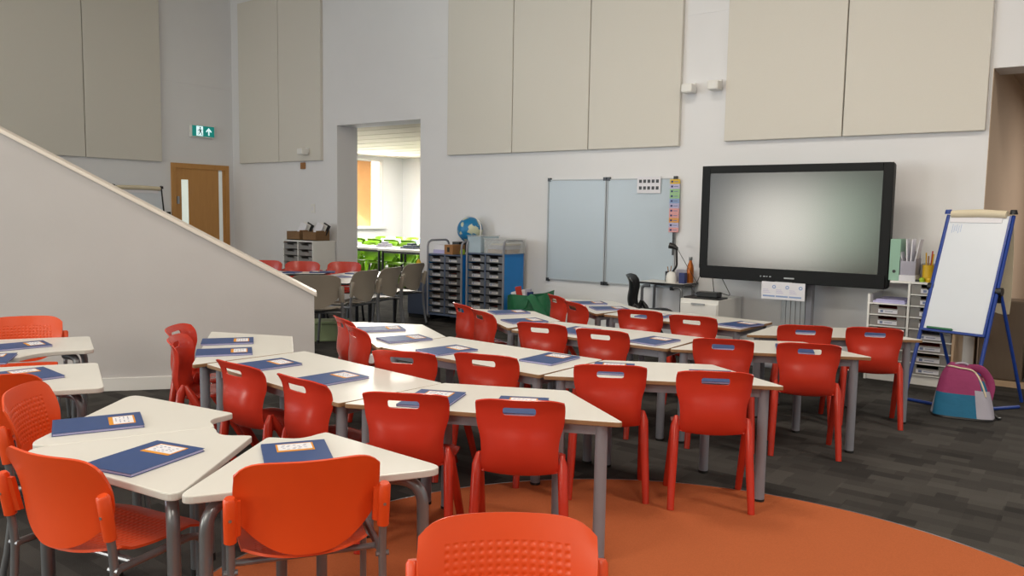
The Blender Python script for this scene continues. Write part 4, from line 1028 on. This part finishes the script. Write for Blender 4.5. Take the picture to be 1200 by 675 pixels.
# ------------------------------------------------------------------ light
def area(name, loc, target, sx, sy, power, color):
    l = bpy.data.lights.new(name, 'AREA'); l.shape = 'RECTANGLE'; l.size = sx; l.size_y = sy; l.energy = power; l.color = color
    o = bpy.data.objects.new(name, l); COL.objects.link(o); o.location = loc
    d = (Vector(target) - Vector(loc)).normalized(); o.rotation_euler = d.to_track_quat('-Z', 'Y').to_euler(); return o
def window(nm, s0, s1, z0, z1, wall):
    mb = MB()
    n_ = max(2, int((s1 - s0) / 1.3))
    if wall == 'front':
        y = -14.97
        for i in range(n_ + 1):
            x = s0 + (s1 - s0) * i / n_; mb.box(x - .04, x + .04, y - .02, y + .06, z0, z1)
        for z in (z0, (z0 + z1) / 2, z1): mb.box(s0 - .04, s1 + .04, y - .02, y + .06, z - .04, z + .04)
    else:
        x = SL + .04
        for i in range(n_ + 1):
            y = -(s0 + (s1 - s0) * i / n_); mb.box(x - .04, x + .09, y - .04, y + .04, z0, z1)
        for z in (z0, (z0 + z1) / 2, z1): mb.box(x - .04, x + .09, -s1 - .04, -s0 + .04, z - .04, z + .04)
    setting(mb, nm, M['unit_white'])
window('window_1', -8.8, -4.9, .05, 2.35, 'front'); window('window_2', 8.2, 14.2, .8, 3.6, 'left'); window('window_4', -3.5, 3.5, 2.6, 4.6, 'front')
area('daylight_front', SN(-7.5, 14.9, 1.15), SN(-7.5, 0, 1.15), 2.3, 2.2, 185, (1, .95, .85))
area('daylight_trees', SN(-5.7, 14.9, 1.3), SN(-5.7, 0, 1.3), 1.5, 2.0, 45, (.74, 1, .74))
area('daylight_left', SN(SL + .1, 11.2, 2.2), SN(0, 11.0, 1.6), 6, 2.8, 430, (.82, .91, 1))
area('daylight_high', SN(0, 14.9, 3.6), SN(1, 0, 2.0), 7, 2, 260, (1, .92, .78))
for i, (s_, n_) in enumerate(((-8, 4), (-3, 4), (2.5, 4), (-8, 9), (-3, 9), (2.5, 9))):
    setting(MB().box(s_ - .6, s_ + .6, -n_ - .6, -n_ + .6, CE - .05, CE), 'ceiling_lamp_%d' % (i + 1), M['unit_white'])
    area('ceiling_light', SN(s_, n_, CE - .07), SN(s_, n_ - .001, 0), 1.1, 1.1, 14 if s_ < -6 else 85 if s_ < 0 else 150, (1, .90, .76))
area('far_room_light', SN(-12, -3.6, 2.70), SN(-12, -3.601, 0), 2.2, 2.2, 300, (1, .95, .84))
area('far_window_light', SN(FR0 + .12, -5.45, 1.85), SN(-11, -4.4, .8), .85, 1.5, 90, (1, .97, .9))
area('corridor_light', SN(1.2, -2.5, 2.8), SN(1.2, -2.501, 0), 1, 1, 85, (1, .93, .85))
wd_ = bpy.data.worlds.new('sky'); SC.world = wd_; wd_.use_nodes = True
bg = wd_.node_tree.nodes['Background']; bg.inputs[0].default_value = (.6, .75, 1, 1); bg.inputs[1].default_value = .6

# ------------------------------------------------------------------ camera
cd = bpy.data.cameras.new('camera'); cam = bpy.data.objects.new('camera', cd); COL.objects.link(cam)
pit_, rol = R(5.3643), R(.9482)
X = Vector((1, 0, 0)); Z = Vector((0, math.sin(pit_), math.cos(pit_))); F = Vector((0, math.cos(pit_), -math.sin(pit_)))
right = X * math.cos(rol) + Z * math.sin(rol); up = -X * math.sin(rol) + Z * math.cos(rol)
mw = Matrix((right, up, -F)).transposed().to_4x4(); mw.translation = Vector((0, 0, 1.4223)); cam.matrix_world = mw
cd.sensor_fit = 'HORIZONTAL'; cd.sensor_width = 36; cd.lens = 937.36 * 36 / 1200; cd.clip_start = .05; cd.clip_end = 100
SC.camera = cam
# turn the whole place so that the whiteboard wall runs along the x axis
bpy.context.view_layer.update()
turn = Matrix.Rotation(R(-YW), 4, 'Z')
for o in list(SC.objects):
    if o.parent is None: o.matrix_world = turn @ o.matrix_world
SC.view_settings.view_transform = 'Standard'; SC.view_settings.look = 'None'; SC.view_settings.gamma = 1; SC.view_settings.use_curve_mapping = False
SC.view_settings.exposure = 0.06
SC.cycles.use_denoising = True
SC.cycles.max_bounces = 8; SC.cycles.diffuse_bounces = 5; SC.cycles.transparent_max_bounces = 16
